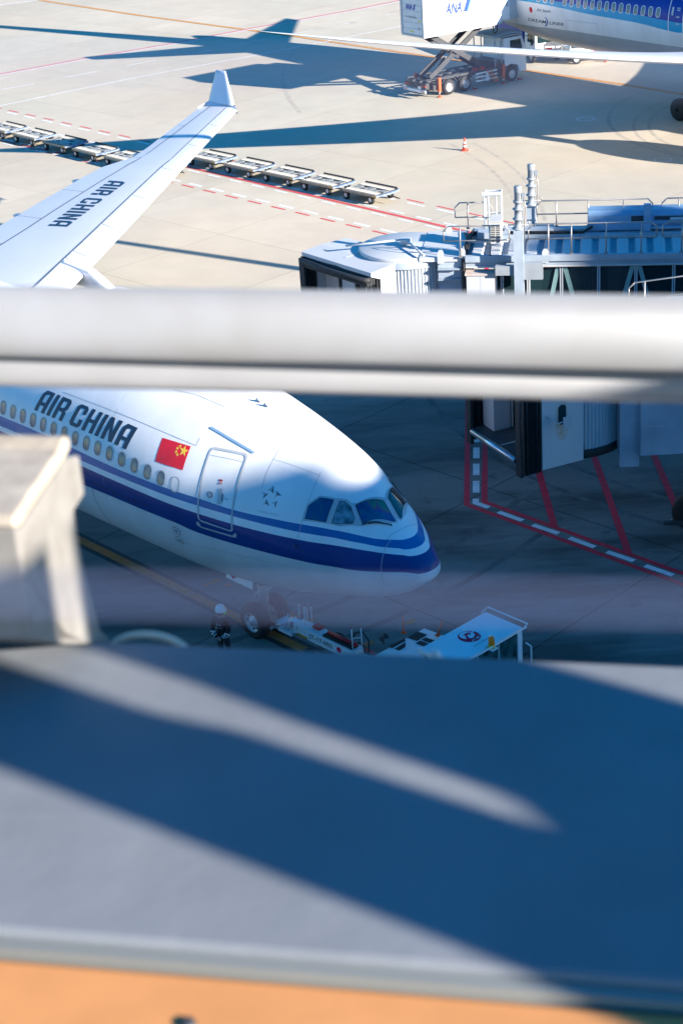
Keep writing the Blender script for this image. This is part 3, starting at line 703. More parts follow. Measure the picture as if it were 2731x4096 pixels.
for side, nm in ((1, 'port'), (-1, 'starboard')):
    wg = wing_piece(yr, uF, uR, 10, side).build('wing', WING, airl); flat(wg); wg['label'] = nm+' wing'
    ed = [YT]+seam_y+[10.2]
    ed = sorted(ed, reverse=True)+[3.0]
    for a, b in zip(ed, ed[1:]):
        if a-b < .2: continue
        n = max(2, int((a-b)/1.2)); o = wing_piece([b+.02+(a-b-.04)*k/n for k in range(n+1)], 0, lambda y: uF(y)-.006, 10, side).build('slat', SLAT, wg); flat(o)
    ed = sorted([YT]+te_y+[9.5, 3.0], reverse=True)
    for a, b in zip(ed, ed[1:]):
        if a-b < .2: continue
        n = max(2, int((a-b)/1.2)); o = wing_piece([b+.02+(a-b-.04)*k/n for k in range(n+1)], lambda y: uR(y)+.006, 1., 5, side).build('flap', WING, wg); flat(o)
    # dark gap lines along the spars
    sl = MB().use(DSEAM)
    for uf in (uF, uR):
        ys = [3+(YT-3.02)*i/40 for i in range(41)]
        for y0, y1 in zip(ys, ys[1:]):
            q = [wpt(y0, uf(y0)-.004, True, .008), wpt(y1, uf(y1)-.004, True, .008), wpt(y1, uf(y1)+.004+.03/(teA(y1)-leA(y1)), True, .008), wpt(y0, uf(y0)+.004+.03/(teA(y0)-leA(y0)), True, .008)]
            for v in q: v.y *= side
            sl.quad(*q)
    sl.build('spar_gap', None, wg)
    # flap track fairings
    for y in (8.2, 12.6, 16.6, 20.2):
        a1 = teA(y); fr = MB(); fr.lathe([(0, -2.6), (.22, -2.1), (.3, -1.2), (.26, 0), (.12, .7), (0, 1.0)], Vector((-a1, y*side, wz(y)-.42)), (-1, 0, .03), 12)
        fr.build('flap_track_fairing', WING, wg)
    # winglet, canted outwards
    if side == 1:
        def yp(px, y): p = TA.inverted() @ onplane(*px, TA @ Vector((0, y, 0)), TA.to_3x3() @ Vector((0, 1, 0))); return p
        bl, be = yp(zW(1075, 915), YT+.15), yp(zW(600, 825), YT+.15); tl_, te_ = yp(zW(908, 288), YT+.75), yp(zW(733, 268), YT+.75)
        print('WINGLET', bl, be, tl_, te_)
        WL = [bl, be, tl_, te_]
    m = MB(); rows = []
    for k in range(9):
        t_ = k/8; a = WL[0].lerp(WL[2], t_); b = WL[1].lerp(WL[3], t_); th = (b-a).length; r_ = []
        for u, s_ in [(q/10, 1) for q in range(11)]+[(q/10, -1) for q in range(9, 0, -1)]:
            p = a.lerp(b, u); r_.append(Vector((p.x, (p.y+s_*airfoil(u)*th*.75)*side, p.z)))
        rows.append(r_)
    N = len(rows[0]); m.add([v for r_ in rows for v in r_], [[i*N+k, i*N+(k+1) % N, (i+1)*N+(k+1) % N, (i+1)*N+k] for i in range(8) for k in range(N)], True)
    m.add(rows[-1], [list(range(N))])
    tl2 = [wpt(YT, 0, True), wpt(YT, .35, True), wpt(YT, .7, True), wpt(YT, 1, True)]
    P0 = [Vector((v.x, v.y*side, v.z)) for v in tl2]
    P1 = [Vector((v.x, v.y*side, v.z)) for v in (WL[0], WL[0].lerp(WL[1], .35), WL[0].lerp(WL[1], .7), WL[1])]
    ext = wpl(zW(405, 940)); e3 = Vector((-ext[0], ext[1]*side, wz(ext[1])+.02))
    for i in range(3):
        m.quad(P0[i], P0[i+1], P1[i+1], P1[i]); m.quad(*[p-Vector((0, 0, .16)) for p in (P0[i], P1[i], P1[i+1], P0[i+1])])
    m.add([P0[0], P1[0], P1[0]-Vector((0, 0, .16)), P0[0]-Vector((0, 0, .16))], [[0, 1, 2, 3]])
    m.prism([P0[3], P1[3], e3], (0, 0, -.07))
    o = m.build('winglet', m_('winglet_paint', (.62, .68, .76), .35, var=.02), wg)
# lettering on the port wing
BW = BVHTree.FromPolygons(*(lambda m: (m.v, m.f))(wing_piece([2.3+(YT-2.3)*i/44 for i in range(45)], 0, 1., 24)))
def wcast(px):
    p = onplane(*px, _wp, _wn); return tuple((TA.inverted() @ p)[:2])
t = MB(); q = [wcast(z3(*p)) for p in ((690, 520), (303, 812), (427, 828), (797, 538))]
vs, fs = block2d('AIR CHINA'); vs, fs = refine([bil(q, u, v) for u, v in vs], fs, .6)
out = []
for x, y in vs:
    h = BW.ray_cast(Vector((x, y, 20)), Vector((0, 0, -1))); out.append(Vector((x, y, (h[0].z if h[0] else wz(y)+.2)+.008)))
t.add(out, fs); t.build('lettering', NAVY, wg.parent)['label'] = 'AIR CHINA along the top of the port wing'
# engines
for side in (1, -1):
    y = 9.37*side; ax = leA(9.37); e = MB().use(WHITE)
    cz = 2.35; c0 = Vector((-(ax-3.9), y, cz))
    e.lathe([(1.12, 0), (1.28, -.0), (1.42, .35), (1.52, 1.2), (1.50, 2.4), (1.25, 3.8), (1.1, 4.5), (1.06, 4.48), (1.05, 2.2), (1.16, 1.2), (1.12, 0)], c0, (-1, 0, 0), 40)
    e.use(METAL); e.lathe([(1.3, -.05), (1.36, .02), (1.42, .34)], c0+Vector((.02, 0, 0)), (-1, 0, 0), 40)
    e.use(DARK); e.lathe([(0, 1.0), (1.15, 1.3)], c0, (-1, 0, 0), 24); e.lathe([(.85, 4.2), (.5, 5.4), (0, 6.0)], c0, (-1, 0, 0), 24)
    en = e.build('engine', None, airl)
    py = MB(); py.prism([(-(ax-1.9), y-.22, cz+1.4), (-(ax-.4), y-.22, wz(9.37)+.25), (-(ax+1.2), y-.22, wz(9.37)+.35), (-(ax+3.5), y-.22, wz(9.37)-.3), (-(ax+1.5), y-.22, cz+1.2)], (0, .44, 0))
    py.build('pylon', WHITE, en, bevel=.12)
# tail
f_ = MB(); 
def foil(m, r0, r1, th0, th1, axis):
    rows = []
    for (le, te, z), th in ((r0, th0), (r1, th1)):
        r_ = []
        for u, s_ in [(q/8, 1) for q in range(9)]+[(q/8, -1) for q in range(7, 0, -1)]:
            a = le+(te-le)*u; o_ = s_*airfoil(u)*(te-le)*.9; r_.append(Vector((-a, o_, z)) if axis == 'z' else Vector((-a, z, axis+abs(z)*.1+o_)))
        rows.append(r_)
    N = len(rows[0]); m.add(rows[0]+rows[1], [[k, (k+1) % N, N+(k+1) % N, N+k] for k in range(N)], True); m.add(rows[1], [list(range(N))])
foil(f_, (50.5, 59.5, 7.3), (58.5, 61.8, 16.2), 1, 1, 'z'); f_.build('tail_fin', WHITE, airl)
for side in (1, -1):
    s_ = MB(); foil(s_, (54.5, 60.0, .6*side), (60.3, 62.4, 9.7*side), 1, 1, 6.3); s_.build('tailplane', WING, airl)
# nose gear
ng = MB().use(LGREY)
nx = -6.67
ng.tube([(nx, 0, .55), (nx, 0, 2.6)], .11, 12).tube([(nx, 0, .9), (nx, 0, 2.6)], .15, 12).tube([(nx, -.62, .53), (nx, .62, .53)], .07, 10)
ng.tube([(nx, .1, 1.5), (nx+1.3, .1, 2.55)], .05).tube([(nx, -.1, 1.5), (nx+1.3, -.1, 2.55)], .05)
ng.tube([(nx-.12, 0, 1.3), (nx-.42, 0, 1.0), (nx-.12, 0, .7)], .04); ng.cbox((nx+.2, 0, 1.55), (.16, .5, .2))
gear = ng.build('nose_gear_leg', None, airl)
for s_ in (-1, 1):
    y = .36*s_; w = MB().use(BLACK); w.lathe([(.30, -.17), (.44, -.19), (.50, -.15), (.525, -.07), (.525, .07), (.50, .15), (.44, .19), (.30, .17)], (nx, y, .525), (0, 1, 0), 36)
    tyre = w.build('tyre', None, gear)
    r_ = MB().use(RIM).lathe([(.30, .17), (.31, .15), (.26, .10), (.18, .06), (.14, .12), (.09, .17), (0, .18)], (nx, y, .525), (0, s_, 0), 28)
    r_.use(GREY).lathe([(.30, -.17), (.2, -.12), (0, -.12)], (nx, y, .525), (0, s_, 0), 28)
    for k in range(8):
        a = 2*math.pi*k/8; r_.use(DARK).cbox((nx+.22*math.cos(a), y+s_*.10, .525+.22*math.sin(a)), (.05, .03, .05))
    r_.build('rim', None, tyre)
    d_ = MB().use(WHITE); d_.prism([(nx-.75, .62*s_, 1.75), (nx+.35, .62*s_, 1.75), (nx+.35, .5*s_, 2.5), (nx-.75, .5*s_, 2.5)], (0, .04*s_, 0))
    gd = d_.build('gear_door', WHITE, airl)
    if s_ == -1:
        n_ = MB().use(SD); vs, fs = text2d('385', .03); n_.add([(nx-.70+.42*u, -.655, 2.08+.24*v) for u, v in vs], fs)
        n_.use(RED).quad((nx-.7, -.655, 2.0), (nx-.2, -.655, 1.98), (nx-.45, -.655, 1.8)); n_.build('gear_door_number', None, gd)
gb = MB().use(DARK); gb.cbox((nx-.1, 0, 2.12), (2.2, 1.0, .12)); gb.build('gear_bay', None, airl)
for y in (5.3, -5.3):
    l_ = MB().use(GREY).tube([(-32, y, .7), (-32, y*.93, 3.3)], .2, 12).tube([(-31.0, y, .7), (-33.0, y, .7)], .14); lo = l_.build('main_gear_leg', None, airl)
    for dx in (-1, 1):
        for dy in (-.7, .7):
            MB().use(BLACK).lathe([(.1, -.25), (.55, -.25), (.68, -.12), (.7, 0), (.68, .12), (.55, .25), (.1, .25)], (-32+dx, y+dy, .7), (0, 1, 0), 28).build('tyre', None, lo)

# ------------------------------------------------------------------ second airliner, parked beyond
J_X, J_Y, J_PSI, J_WZ = 23.579, 105.309, R(-53.579), 5.492
TJ = TM((J_X, J_Y, 0), J_PSI); CJ = J_WZ-.55
jk = [-38.0, -37.9, -37.5, -36.8, -35.5, -34, -32, -29, -4, 3, 6, 9, 12, 15, 18, 21, 24, 27, 29.3]
jt = [-.6, -.1, .35, .75, 1.5, 2.2, 2.75, 2.95, 2.97, 2.97, 2.97, 2.97, 2.96, 2.93, 2.88, 2.78, 2.6, 2.3, 1.95]
jb = [-.6, -1.0, -1.4, -1.8, -2.3, -2.6, -2.85, -2.97, -2.97, -2.97, -2.96, -2.88, -2.62, -2.05, -1.38, -.65, .08, .75, 1.3]
jw = [.01, .5, .95, 1.4, 2.0, 2.4, 2.75, 2.88, 2.885, 2.885, 2.88, 2.86, 2.78, 2.6, 2.3, 1.9, 1.42, .85, .35]
jm = [-.6, -.6, -.55, -.5, -.4, -.3, -.1, 0, 0, 0, 0, .05, .12, .25, .45, .7, 1.0, 1.4, 1.6]
HJ = Hull(jk, jt, jb, jw, jm, CJ, TJ, [-38, -37.9, -37.6, -37.2, -36.6, -36, -35.2, -34.4, -33.4, -32.4, -31, -29, -24, -18, -12, -6]+[-4+i*.75 for i in range(45)], 72, False, 2.9)
j = thing('passenger_airliner', 'distant white jet with two-tone blue upper stripe and DREAMLINER lettering, served by the raised catering truck', 'airliner', (J_X, J_Y, 0), J_PSI)
j['label'] = 'distant white jet with two-tone blue stripe and DREAMLINER lettering beside the raised catering box'
def jband(pxs, lo=-38., hi=29.3):
    P = sorted([p for p in (HJ.az(p) for p in pxs) if p]); return [(lo, P[0][1])]+P+[(hi, P[-1][1]+.2)]
jb1 = jband([zF2(1300, 15), zF2(1400, 38), zF2(1500, 62)]); jb1 = [(-38, CJ+2.1), (-4, CJ+2.0), (29.3, CJ+2.4)]
jb2 = jband([zF2(720, 60), zF2(1000, 105), zF2(1400, 187), zF2(1560, 214)]); jb3 = jband([zF2(170, 22), zF2(400, 66), zF2(780, 146), zF2(1100, 202), zF2(1420, 280), zF2(1560, 308)])
jb4 = jband([zF2(60, 222), zF2(430, 270), zF2(900, 340), zF2(1400, 415)])
print('JB', jb2, jb3, jb4)
liv = striped('blue_stripe_livery', [(jb1, (.0, .035, .33)), (jb2, (.0, .36, .62)), (jb3, (.80, .80, .80)), (jb4, (.42, .43, .45))], (.80, .81, .82))
MB().add(HJ.V, HJ.Fc, True).build('fuselage', liv, j)
wj = [(477,18),(541,23),(605,28),(670,34),(734,42),(799,49),(864,57),(930,66),(996,74),(1063,82),(1131,90),(1199,98),(1267,107),(1336,115)]
cj = [HJ.chart(zF2(*p)) for p in wj]; fj = sum(c[1] for c in cj)/len(cj); dj = (cj[0][0]-cj[-1][0])/13
for i in [q for q in range(-4, 44) if q not in (13, 14, 15, 16, 17)]:
    i2 = 13-i if i < 14 else 13-i
    a = cj[-1][0]+dj*(13-i) if i <= 13 else cj[-1][0]-dj*(i-12)
    if i in (-2, -1): a += dj*.9
    f_ = MB().use(WHITE); vs, fs = fill2d([rrect(a, fj, .36, .60, .17), rrect(a, fj, .29, .53, .14)]); HJ.put(f_, vs, fs, .008, L=.6)
    f_.use(m_('cabin_pane_grey', (.16, .21, .24), .12)); vs, fs = fill2d([rrect(a, fj, .29, .53, .14)]); HJ.put(f_, vs, fs, .006, L=.6)
    f_.build('window', None, j)
a = cj[-1][0]; f_ = MB().use(WHITE); vs, fs = fill2d([rrect(a, fj, .36, .60, .17), rrect(a, fj, .29, .53, .14)]); HJ.put(f_, vs, fs, .008, L=.6)
f_.use(MT['cabin_pane_grey']); vs, fs = fill2d([rrect(a, fj, .29, .53, .14)]); HJ.put(f_, vs, fs, .006, L=.6); f_.build('window', None, j)
# door near the right edge
dq2 = [HJ.chart(zF2(*p)) for p in ((1428, 290), (1565, 312))]; w_ = 1.2; h_ = 2.0; dx0 = dq2[0][0]-w_/2; dy0 = dq2[0][1]+h_/2-.05
for dxc in (dx0, dx0+15.2):
    m = MB().use(WHITE); vs, fs = fill2d([rrect(dxc, dy0, w_, h_, .2), rrect(dxc, dy0, w_-.12, h_-.12, .15)]); HJ.put(m, vs, fs, .012)
    m.use(LGREY); HJ.put(m, *fill2d([rrect(dxc+.30, dy0+.25, .16, .5, .07)]), .010)
    for q in (.45, .33, -.05, -.45): HJ.put(m, *fill2d([rrect(dxc-.15, dy0+q, .26, .07, .02)]), .010)
    m.build('door', None, j)
def jt_(s, pts, mt, **kw):
    m = MB(); HJ.text(m, text2d(s, **kw), [zF2(*p) for p in pts]); m.build('lettering', mt, j)['label'] = s+' lettering'
jt_('Air Japan', [(218, 108), (346, 124), (350, 92), (221, 76)], NAVY, off=.012)
jt_('DREAM', [(140, 192), (303, 217), (305, 190), (144, 163)], NAVY, off=.01)
jt_('LINER', [(337, 224), (470, 239), (474, 212), (340, 196)], NAVY, off=.01)
m = MB(); cc = [zF2(300+26*math.sin(R(t))-8, 200-39*math.cos(R(t))) for t in range(10, 171, 20)]
for i, (p, q) in enumerate(zip(cc, cc[1:])): HJ.line(m, [p, q], .06+.05*(1-abs(i-3.5)/4), .006)
m.build('crescent_emblem', BLUE, j)
m = MB().use(WHITE); HJ.poly(m, [zF2(138, 115), zF2(196, 123), zF2(196, 63), zF2(138, 57)], .005); m.use(RED); c = HJ.chart(zF2(166, 90))
HJ.put(m, *fill2d([[(c[0]+.16*math.cos(2*math.pi*k/20), c[1]+.2*math.sin(2*math.pi*k/20)) for k in range(20)]]), .009)
m.build('flag_marking', None, j)['label'] = 'white flag with a red disc'
m = MB().use(SEAM); HJ.line(m, [zF2(*p) for p in ((548, 408), (500, 290), (487, 182), (770, 218), (790, 300))], .03); m.build('cargo_door_seam', None, j)
# wings: planform in local metres (a aft of reference window, y)
jle = [(-17.6, 2.6), (-.9, 27.0), (1.6, 29.0), (3.1, 30.1)]; jte = [(-5.0, 2.6), (-3.2, 9.5), (2.2, 27.0), (3.0, 29.0), (3.4, 30.1)]
def jz(y): return 4.1+(8.3-4.1)*(max(0, (y-2.6)/27.5))**1.35
for side in (-1, 1):
    rows = []; ys = [2.2, 4, 6, 8, 9.5, 12, 15, 18, 21, 24, 26, 27, 28, 29, 29.6, 30.1]
    for y in ys:
        a0, a1 = lin(jle, y), lin(jte, y); c = a1-a0; r_ = []
        for u, s_ in [((q/12)**1.6, 1) for q in range(13)]+[((q/12)**1.6, -1) for q in range(11, 0, -1)]:
            r_.append(Vector((-(a0+c*u), y*side, jz(y)+(.35-u)*c*.04+airfoil(u)*c*(.62 if s_ > 0 else -.42))))
        rows.append(r_)
    N = len(rows[0]); m = MB(); m.add([v for r_ in rows for v in r_], [[i*N+k, i*N+(k+1) % N, (i+1)*N+(k+1) % N, (i+1)*N+k] for i in range(len(ys)-1) for k in range(N)], True)
    wo = m.build('wing', WING, j)
    y = 9.9; ax = lin(jle, y); e = MB().use(WHITE); e.lathe([(1.25, 0), (1.45, 0), (1.62, .5), (1.68, 1.5), (1.6, 2.8), (1.25, 4.6), (1.15, 4.5), (1.2, 1.4), (1.25, 0)], (-(ax-4.2), y*side, 2.25), (-1, 0, 0), 32)
    e.use(DARK).lathe([(0, 1), (1.25, 1.3)], (-(ax-4.2), y*side, 2.25), (-1, 0, 0), 24); e.use(WHITE).prism([(-(ax-2), y*side-.2, 3.6), (-(ax+2), y*side-.2, jz(y)+.1), (-(ax+3), y*side-.2, jz(y)-.4), (-ax, y*side-.2, 3.2)], (0, .4, 0))
    e.build('engine', None, j)
    m = MB(); foil(m, (18.4, 24.2, 1.0*side), (25.3, 27.2, 9.9*side), 1, 1, CJ+1.6); m.build('tailplane', WING, j)
    l_ = MB().use(GREY).tube([(4.9, 4.9*side, .7), (4.9, 4.6*side, 3.4)], .22, 10); lo = l_.build('main_gear_leg', None, j)
    for dx in (-.7, .7):
        for dy in (-.6, .6): MB().use(BLACK).lathe([(.1, -.22), (.55, -.22), (.66, -.1), (.66, .1), (.55, .22), (.1, .22)], (4.9+dx, 4.9*side+dy, .66), (0, 1, 0), 24).build('tyre', None, lo)
    # registration under way along the wing
    if side == -1:
        t = MB(); vs, fs = text2d('JA801A', .03); BJ = BVHTree.FromPolygons(*(lambda r: ([v for q in rows for v in q], [[i*N+k, i*N+(k+1) % N, (i+1)*N+(k+1) % N] for i in range(len(ys)-1) for k in range(N)]+[[i*N+k, (i+1)*N+(k+1) % N, (i+1)*N+k] for i in range(len(ys)-1) for k in range(N)]))(0))
        _n = Vector((0, .2, 1)).normalized(); wv = []
        for u, v in vs:
            y = 16+5.2*u; a0, a1 = lin(jle, y), lin(jte, y); x = -(a0+(a1-a0)*(.62-.34*v)); h = BJ.ray_cast(Vector((x, -y, 20)), Vector((0, 0, -1))); wv.append(Vector((x, -y, (h[0].z if h[0] else 6)+.012)))
        t.add(wv, fs); t.build('registration', NAVY, wo)
m = MB(); foil(m, (16.0, 25.0, CJ+2.3), (25.5, 28.8, CJ+12.2), 1, 1, 'z'); m.build('tail_fin', m_('fin_blue', (.02, .04, .3), .35), j)
m = MB().prism([(8, -2.6, CJ-2.2), (4, -3.3, CJ-1.4), (-2, -3.4, CJ-1.3), (-4, -2.6, CJ-2.4)], (0, 0, -.7)); 
MB().lathe([(0, -9), (1.2, -7), (1.75, -3), (1.8, 3), (1.3, 7), (0, 10)], (9, 0, CJ-1.9), (-1, 0, 0), 24).build('belly_fairing', TAILG, j)
m = MB().use(GREY).tube([(32, 0, .5), (32, 0, 2.4)], .12, 8); lo = m.build('nose_gear_leg', None, j)
for s_ in (-.3, .3): MB().use(BLACK).lathe([(.1, -.15), (.5, -.12), (.5, .12), (.1, .15)], (32, s_, .5), (0, 1, 0), 20).build('tyre', None, lo)

# ------------------------------------------------------------------ catering truck with raised box
def wheel(parent, c, r, w, side, name='wheel', rimr=.58, n=26):
    t = MB().use(BLACK).lathe([(r*rimr, -w/2), (r*.9, -w/2), (r, -w*.3), (r, w*.3), (r*.9, w/2), (r*rimr, w/2)], c, (0, 1, 0), n); o = t.build(name, None, parent)
    q = MB().use(RIM).lathe([(r*rimr, w*.48), (r*rimr*.92, w*.30), (r*.34, w*.22), (r*.26, w*.42), (0, w*.42)], c, (0, side, 0), n)
    q.use(DARK).lathe([(r*rimr, -w*.48), (0, -w*.3)], c, (0, side, 0), n)
    for k in range(8):
        a = 2*math.pi*k/8; q.use(DARK).cbox((c[0]+r*.45*math.cos(a), c[1]+side*w*.26, c[2]+r*.45*math.sin(a)), (r*.12, .02, r*.12))
    q.build('rim', None, o); return o
ct = thing('catering_truck', 'black-chassis catering truck on red jacks with white ANA box raised on a scissor lift', 'catering truck', (6.79, 110.39, 0), R(32.4))
BOXW = m_('box_white', (.80, .80, .81), .4, var=.015)
b = MB().use(BOXW); z0, z1 = 4.02, 6.75; b.box((.03, -1.2, z0), (6.35, 1.2, z1)); b.use(LGREY).box((-.03, -1.23, z0-.12), (6.38, 1.23, z0-.003))
b.box((-.05, -1.24, z0), (.028, -1.06, z1)); b.box((-.05, 1.06, z0), (.028, 1.24, z1))
bx = b.build('van_body', None, ct)
rd = MB().use(m_('shutter_white', (.66, .70, .74), .45)); 
for k in range(7): rd.box((-.012, -1.05, z0+.03+.37*k), (.025, 1.05, z0+.385+.37*k))
rd.use(SEAM)
for k in range(1, 7): rd.box((-.016, -1.05, z0+.005+.37*k), (-.0125, 1.05, z0+.022+.37*k))
shu = rd.build('roller_shutter', None, bx)
AB = m_('logo_blue', (.02, .06, .42), .45); AL = m_('logo_cyan', (.03, .35, .72), .45)
def side_text(par, s, x, z, w, h, mt, rear=False, y=-1.2, **kw):
    vs, fs = text2d(s, **kw); m = MB()
    if rear: m.add([(-.02, 1.0-(x+w*u), z+h*v) for u, v in vs], fs)
    else: m.add([(x+w*u, y-.004, z+h*v) for u, v in vs], fs)
    m.build('lettering', mt, par)['label'] = s+' lettering'
side_text(bx, 'ANA', 1.75, z0+1.1, 1.35, .72, AB, off=.045, shear=.25)
m = MB().use(AB); m.quad((3.2, -1.204, z0+1.08), (3.52, -1.204, z0+1.08), (3.95, -1.204, z0+2.1), (3.63, -1.204, z0+2.1)); m.use(AL).quad((3.52, -1.204, z0+1.08), (3.6, -1.204, z0+1.08), (4.03, -1.204, z0+2.1), (3.95, -1.204, z0+2.1))
m.build('logo_stripe', None, bx)
side_text(bx, 'ANA CATERING SERVICE', 1.7, z0+.38, 2.4, .16, m_('faded_letters', (.45, .45, .52), .5))
side_text(shu, 'ANA', .3, z0+1.55, .75, .36, AB, True, off=.04, shear=.25)
m = MB().use(AB).quad((-.02, -.12, z0+1.55), (-.02, -.28, z0+1.55), (-.02, -.40, z0+1.93), (-.02, -.24, z0+1.93)); m.build('logo_stripe', None, shu)
side_text(shu, 'ANA CATERING SERVICE', .3, z0+1.05, 1.2, .10, SD, True, off=.01)
m = MB().use(m_('yellow_label', (.75, .68, .05), .5)).quad((-.02, -.62, z0+.85), (-.02, -.9, z0+.85), (-.02, -.9, z0+.95), (-.02, -.62, z0+.95)); m.quad((-.02, .3, z0+.16), (-.02, -.1, z0+.16), (-.02, -.1, z0+.24), (-.02, .3, z0+.24))
m.build('warning_label', None, shu); side_text(shu, '336', 1.62, z0+.38, .22, .13, SD, True, off=.02)
# front platform
p = MB().use(WHITE).box((6.38, -1.0, z0+.05), (7.2, 1.0, z0+2.5)); p.use(LGREY).box((7.2, -.95, z0+.02), (8.7, .95, z0+.12)); p.box((7.2, -.98, z0+.12), (8.5, -.9, z0+1.25)); p.box((7.2, .9, z0+.12), (8.5, .98, z0+1.25))
p.use(AL).box((8.5, -.98, z0+.1), (8.56, -.88, z0+1.3)); p.use(GREY).box((6.9, -1.004, z0+.9), (7.1, -1.0005, z0+1.3)); p.use(WHITE).box((8.56, -.95, z0+.05), (9.1, .95, z0+.09))
p.build('service_platform', None, ct)
# scissor lift
for s_ in (-.55, .55):
    for (xa, za, xb, zb) in ((.9, 1.15, 5.2, 3.85), (5.4, 1.15, 1.0, 3.85)):
        d = Vector((xb-xa, 0, zb-za)).normalized(); n = Vector((-d.z, 0, d.x))*.17; y = s_+(.07 if xa < xb else -.07)
        a_, b_ = Vector((xa, y, za)), Vector((xb, y, zb)); MB().prism([a_+n, b_+n, b_-n, a_-n], (0, .1, 0)).build('scissor_arm', DARK, ct)
MB().use(CHROME).tube([(2.3, .1, 1.9), (3.2, .1, 3.0)], .05).use(DARK).tube([(1.6, .1, 1.15), (2.5, .1, 2.15)], .08).build('lift_cylinder', None, ct)
MB().tube([(5.9, -.9, z0), (5.9, -.9, z0-.6), (6.05, -.9, z0-.72), (6.2, -.9, z0-.6), (6.2, -.9, z0)], .035).build('hose', BLACK, ct)
c = MB().use(DARK); c.box((0, -.5, .78), (8.2, -.28, 1.08)); c.box((0, .28, .78), (8.2, .5, 1.08))
for k in range(9): c.box((.3+.75*k, -1.1, 1.0), (.48+.75*k, 1.1, 1.09))
c.box((0, -1.15, .62), (.28, 1.15, 1.0)); c.box((.1, -1.15, 1.085), (6.0, -1.0, 1.15)); c.box((.1, 1.0, 1.085), (6.0, 1.15, 1.15)); c.box((.6, -1.15, .45), (1.15, -.7, .8)); c.box((5.7, -1.1, .5), (6.9, 1.1, 1.5))
c.box((1.2, -1.17, 1.1), (4.0, -1.12, 1.2))
ch = c.build('chassis', None, ct)
bm_ = MB().use(WHITE).box((-.1, -1.2, .38), (0, 1.2, .56)); bm_.use(m_('hazard_orange', (.85, .22, .02), .5))
for y in (-1.1, -.95, -.8, .7, .85, 1.0): bm_.quad((-.104, y, .4), (-.104, y+.07, .4), (-.104, y+.12, .54), (-.104, y+.05, .54))
bm_.build('bumper', None, ct)
for y in (-1.05, -.75, .75, 1.0): MB().use(m_('tail_lamp', (.5, .05, .02), .3)).cbox((-.02, y, .82), (.06, .24, .1)).build('tail_light', None, ct)
MB().use(m_('number_plate', (.85, .85, .82), .4)).cbox((-.03, -.5, .68), (.03, .34, .17)).build('number_plate', None, ct)
for x in (1.9, 3.24):
    for s_ in (-1, 1): wheel(ct, (x, 1.0*s_, .5), .5, .42, s_)
for s_ in (-1, 1): wheel(ct, (7.2, 1.05*s_, .5), .5, .28, s_)
for x in (1.9, 3.24): MB().prism([(x-.6, -1.2, .78), (x-.35, -1.2, 1.06), (x+.35, -1.2, 1.06), (x+.6, -1.2, .78), (x+.6, -1.2, .84), (x+.38, -1.2, 1.10), (x-.38, -1.2, 1.10), (x-.6, -1.2, .84)], (0, .44, 0)).build('mudguard', DARK, ct)
gsl = MB().use(WHITE)
for k in range(3): gsl.box((4.1, -1.2, .45+.24*k), (5.9, -1.16, .55+.24*k))
gsl.box((4.95, -1.22, .4), (5.2, -1.201, 1.0)); gsl.build('side_guard', None, ct)
for x in (4.2, 4.8): MB().use(RED).cbox((x, -.95, 1.22), (.3, .25, .22)).build('red_box', None, ct)
for x, s_ in ((1.0, -1), (6.35, -1), (1.0, 1), (6.35, 1)):
    jk_ = MB().use(ORANGE).box((x-.09, 1.28*s_-.09, .35), (x+.09, 1.28*s_+.09, 1.25)); jk_.use(CHROME).tube([(x, 1.28*s_, .06), (x, 1.28*s_, .4)], .05); jk_.use(ORANGE).lathe([(0, .06), (.14, .06), (.16, 0), (0, 0)], (x, 1.28*s_, .004), n=12); jk_.build('jack', None, ct)
ld = MB().use(ORANGE); 
for x in (5.75, 6.05): ld.tube([(x-.35, -1.55, .35), (x-.75, -1.15, 1.15)], .03)
ld.tube([(5.75-.35, -1.55, .35), (6.05-.35, -1.55, .35)], .03)
for k in range(3): ld.use(YEL).cbox((5.6-.12*k, -1.45+.12*k, .5+.22*k), (.34, .12, .03))
ld.build('step_ladder', None, ct)
cb = MB().use(WHITE); P_ = [(6.6, 0, 1.1), (6.6, 0, 2.9), (8.15, 0, 2.9), (8.45, 0, 2.1), (8.5, 0, .55), (7.85, 0, .55), (7.75, 0, 1.0), (7.2, 0, 1.15), (6.75, 0, 1.05)]
cb.prism([(x, -1.12, z) for x, y, z in P_], (0, 2.24, 0)); cab = cb.build('cab', m_('cab_white', (.72, .74, .76), .35), ct, bevel=.04)
gl = MB().use(GLASSD); gl.quad((7.1, -1.125, 2.05), (8.15, -1.125, 2.05), (8.0, -1.125, 2.7), (7.1, -1.125, 2.7)); gl.quad((7.1, 1.125, 2.05), (8.15, 1.125, 2.05), (8.0, 1.125, 2.7), (7.1, 1.125, 2.7)); gl.quad((8.462, -1.0, 2.1), (8.462, 1.0, 2.1), (8.19, 1.0, 2.85), (8.19, -1.0, 2.85)); gl.build('cab_window', None, cab)
cg = MB().use(LGREY)
for k in range(14): cg.box((5.75+.17*k, -1.15, 3.08+.06*math.sin(math.pi*k/13)), (5.86+.17*k, 1.15, 3.16+.06*math.sin(math.pi*k/13)))
cg.use(GREY).box((5.75, -1.17, 3.0), (8.1, 1.17, 3.08)); 
for x in (5.8, 6.4): 
    for y in (-1.1, 1.1): cg.tube([(x, y, 1.1), (x, y, 3.0)], .04)
cg.tube([(5.8, -1.1, 1.2), (6.4, -1.1, 2.9)], .03).tube([(6.4, -1.1, 1.2), (5.8, -1.1, 2.9)], .03); cg.build('cab_guard', None, ct)
MB().use(DARK).tube([(8.4, -1.15, 2.8), (8.7, -1.35, 2.85), (8.75, -1.4, 2.3)], .03).cbox((8.75, -1.4, 2.35), (.06, .2, .4)).build('mirror', None, cab)
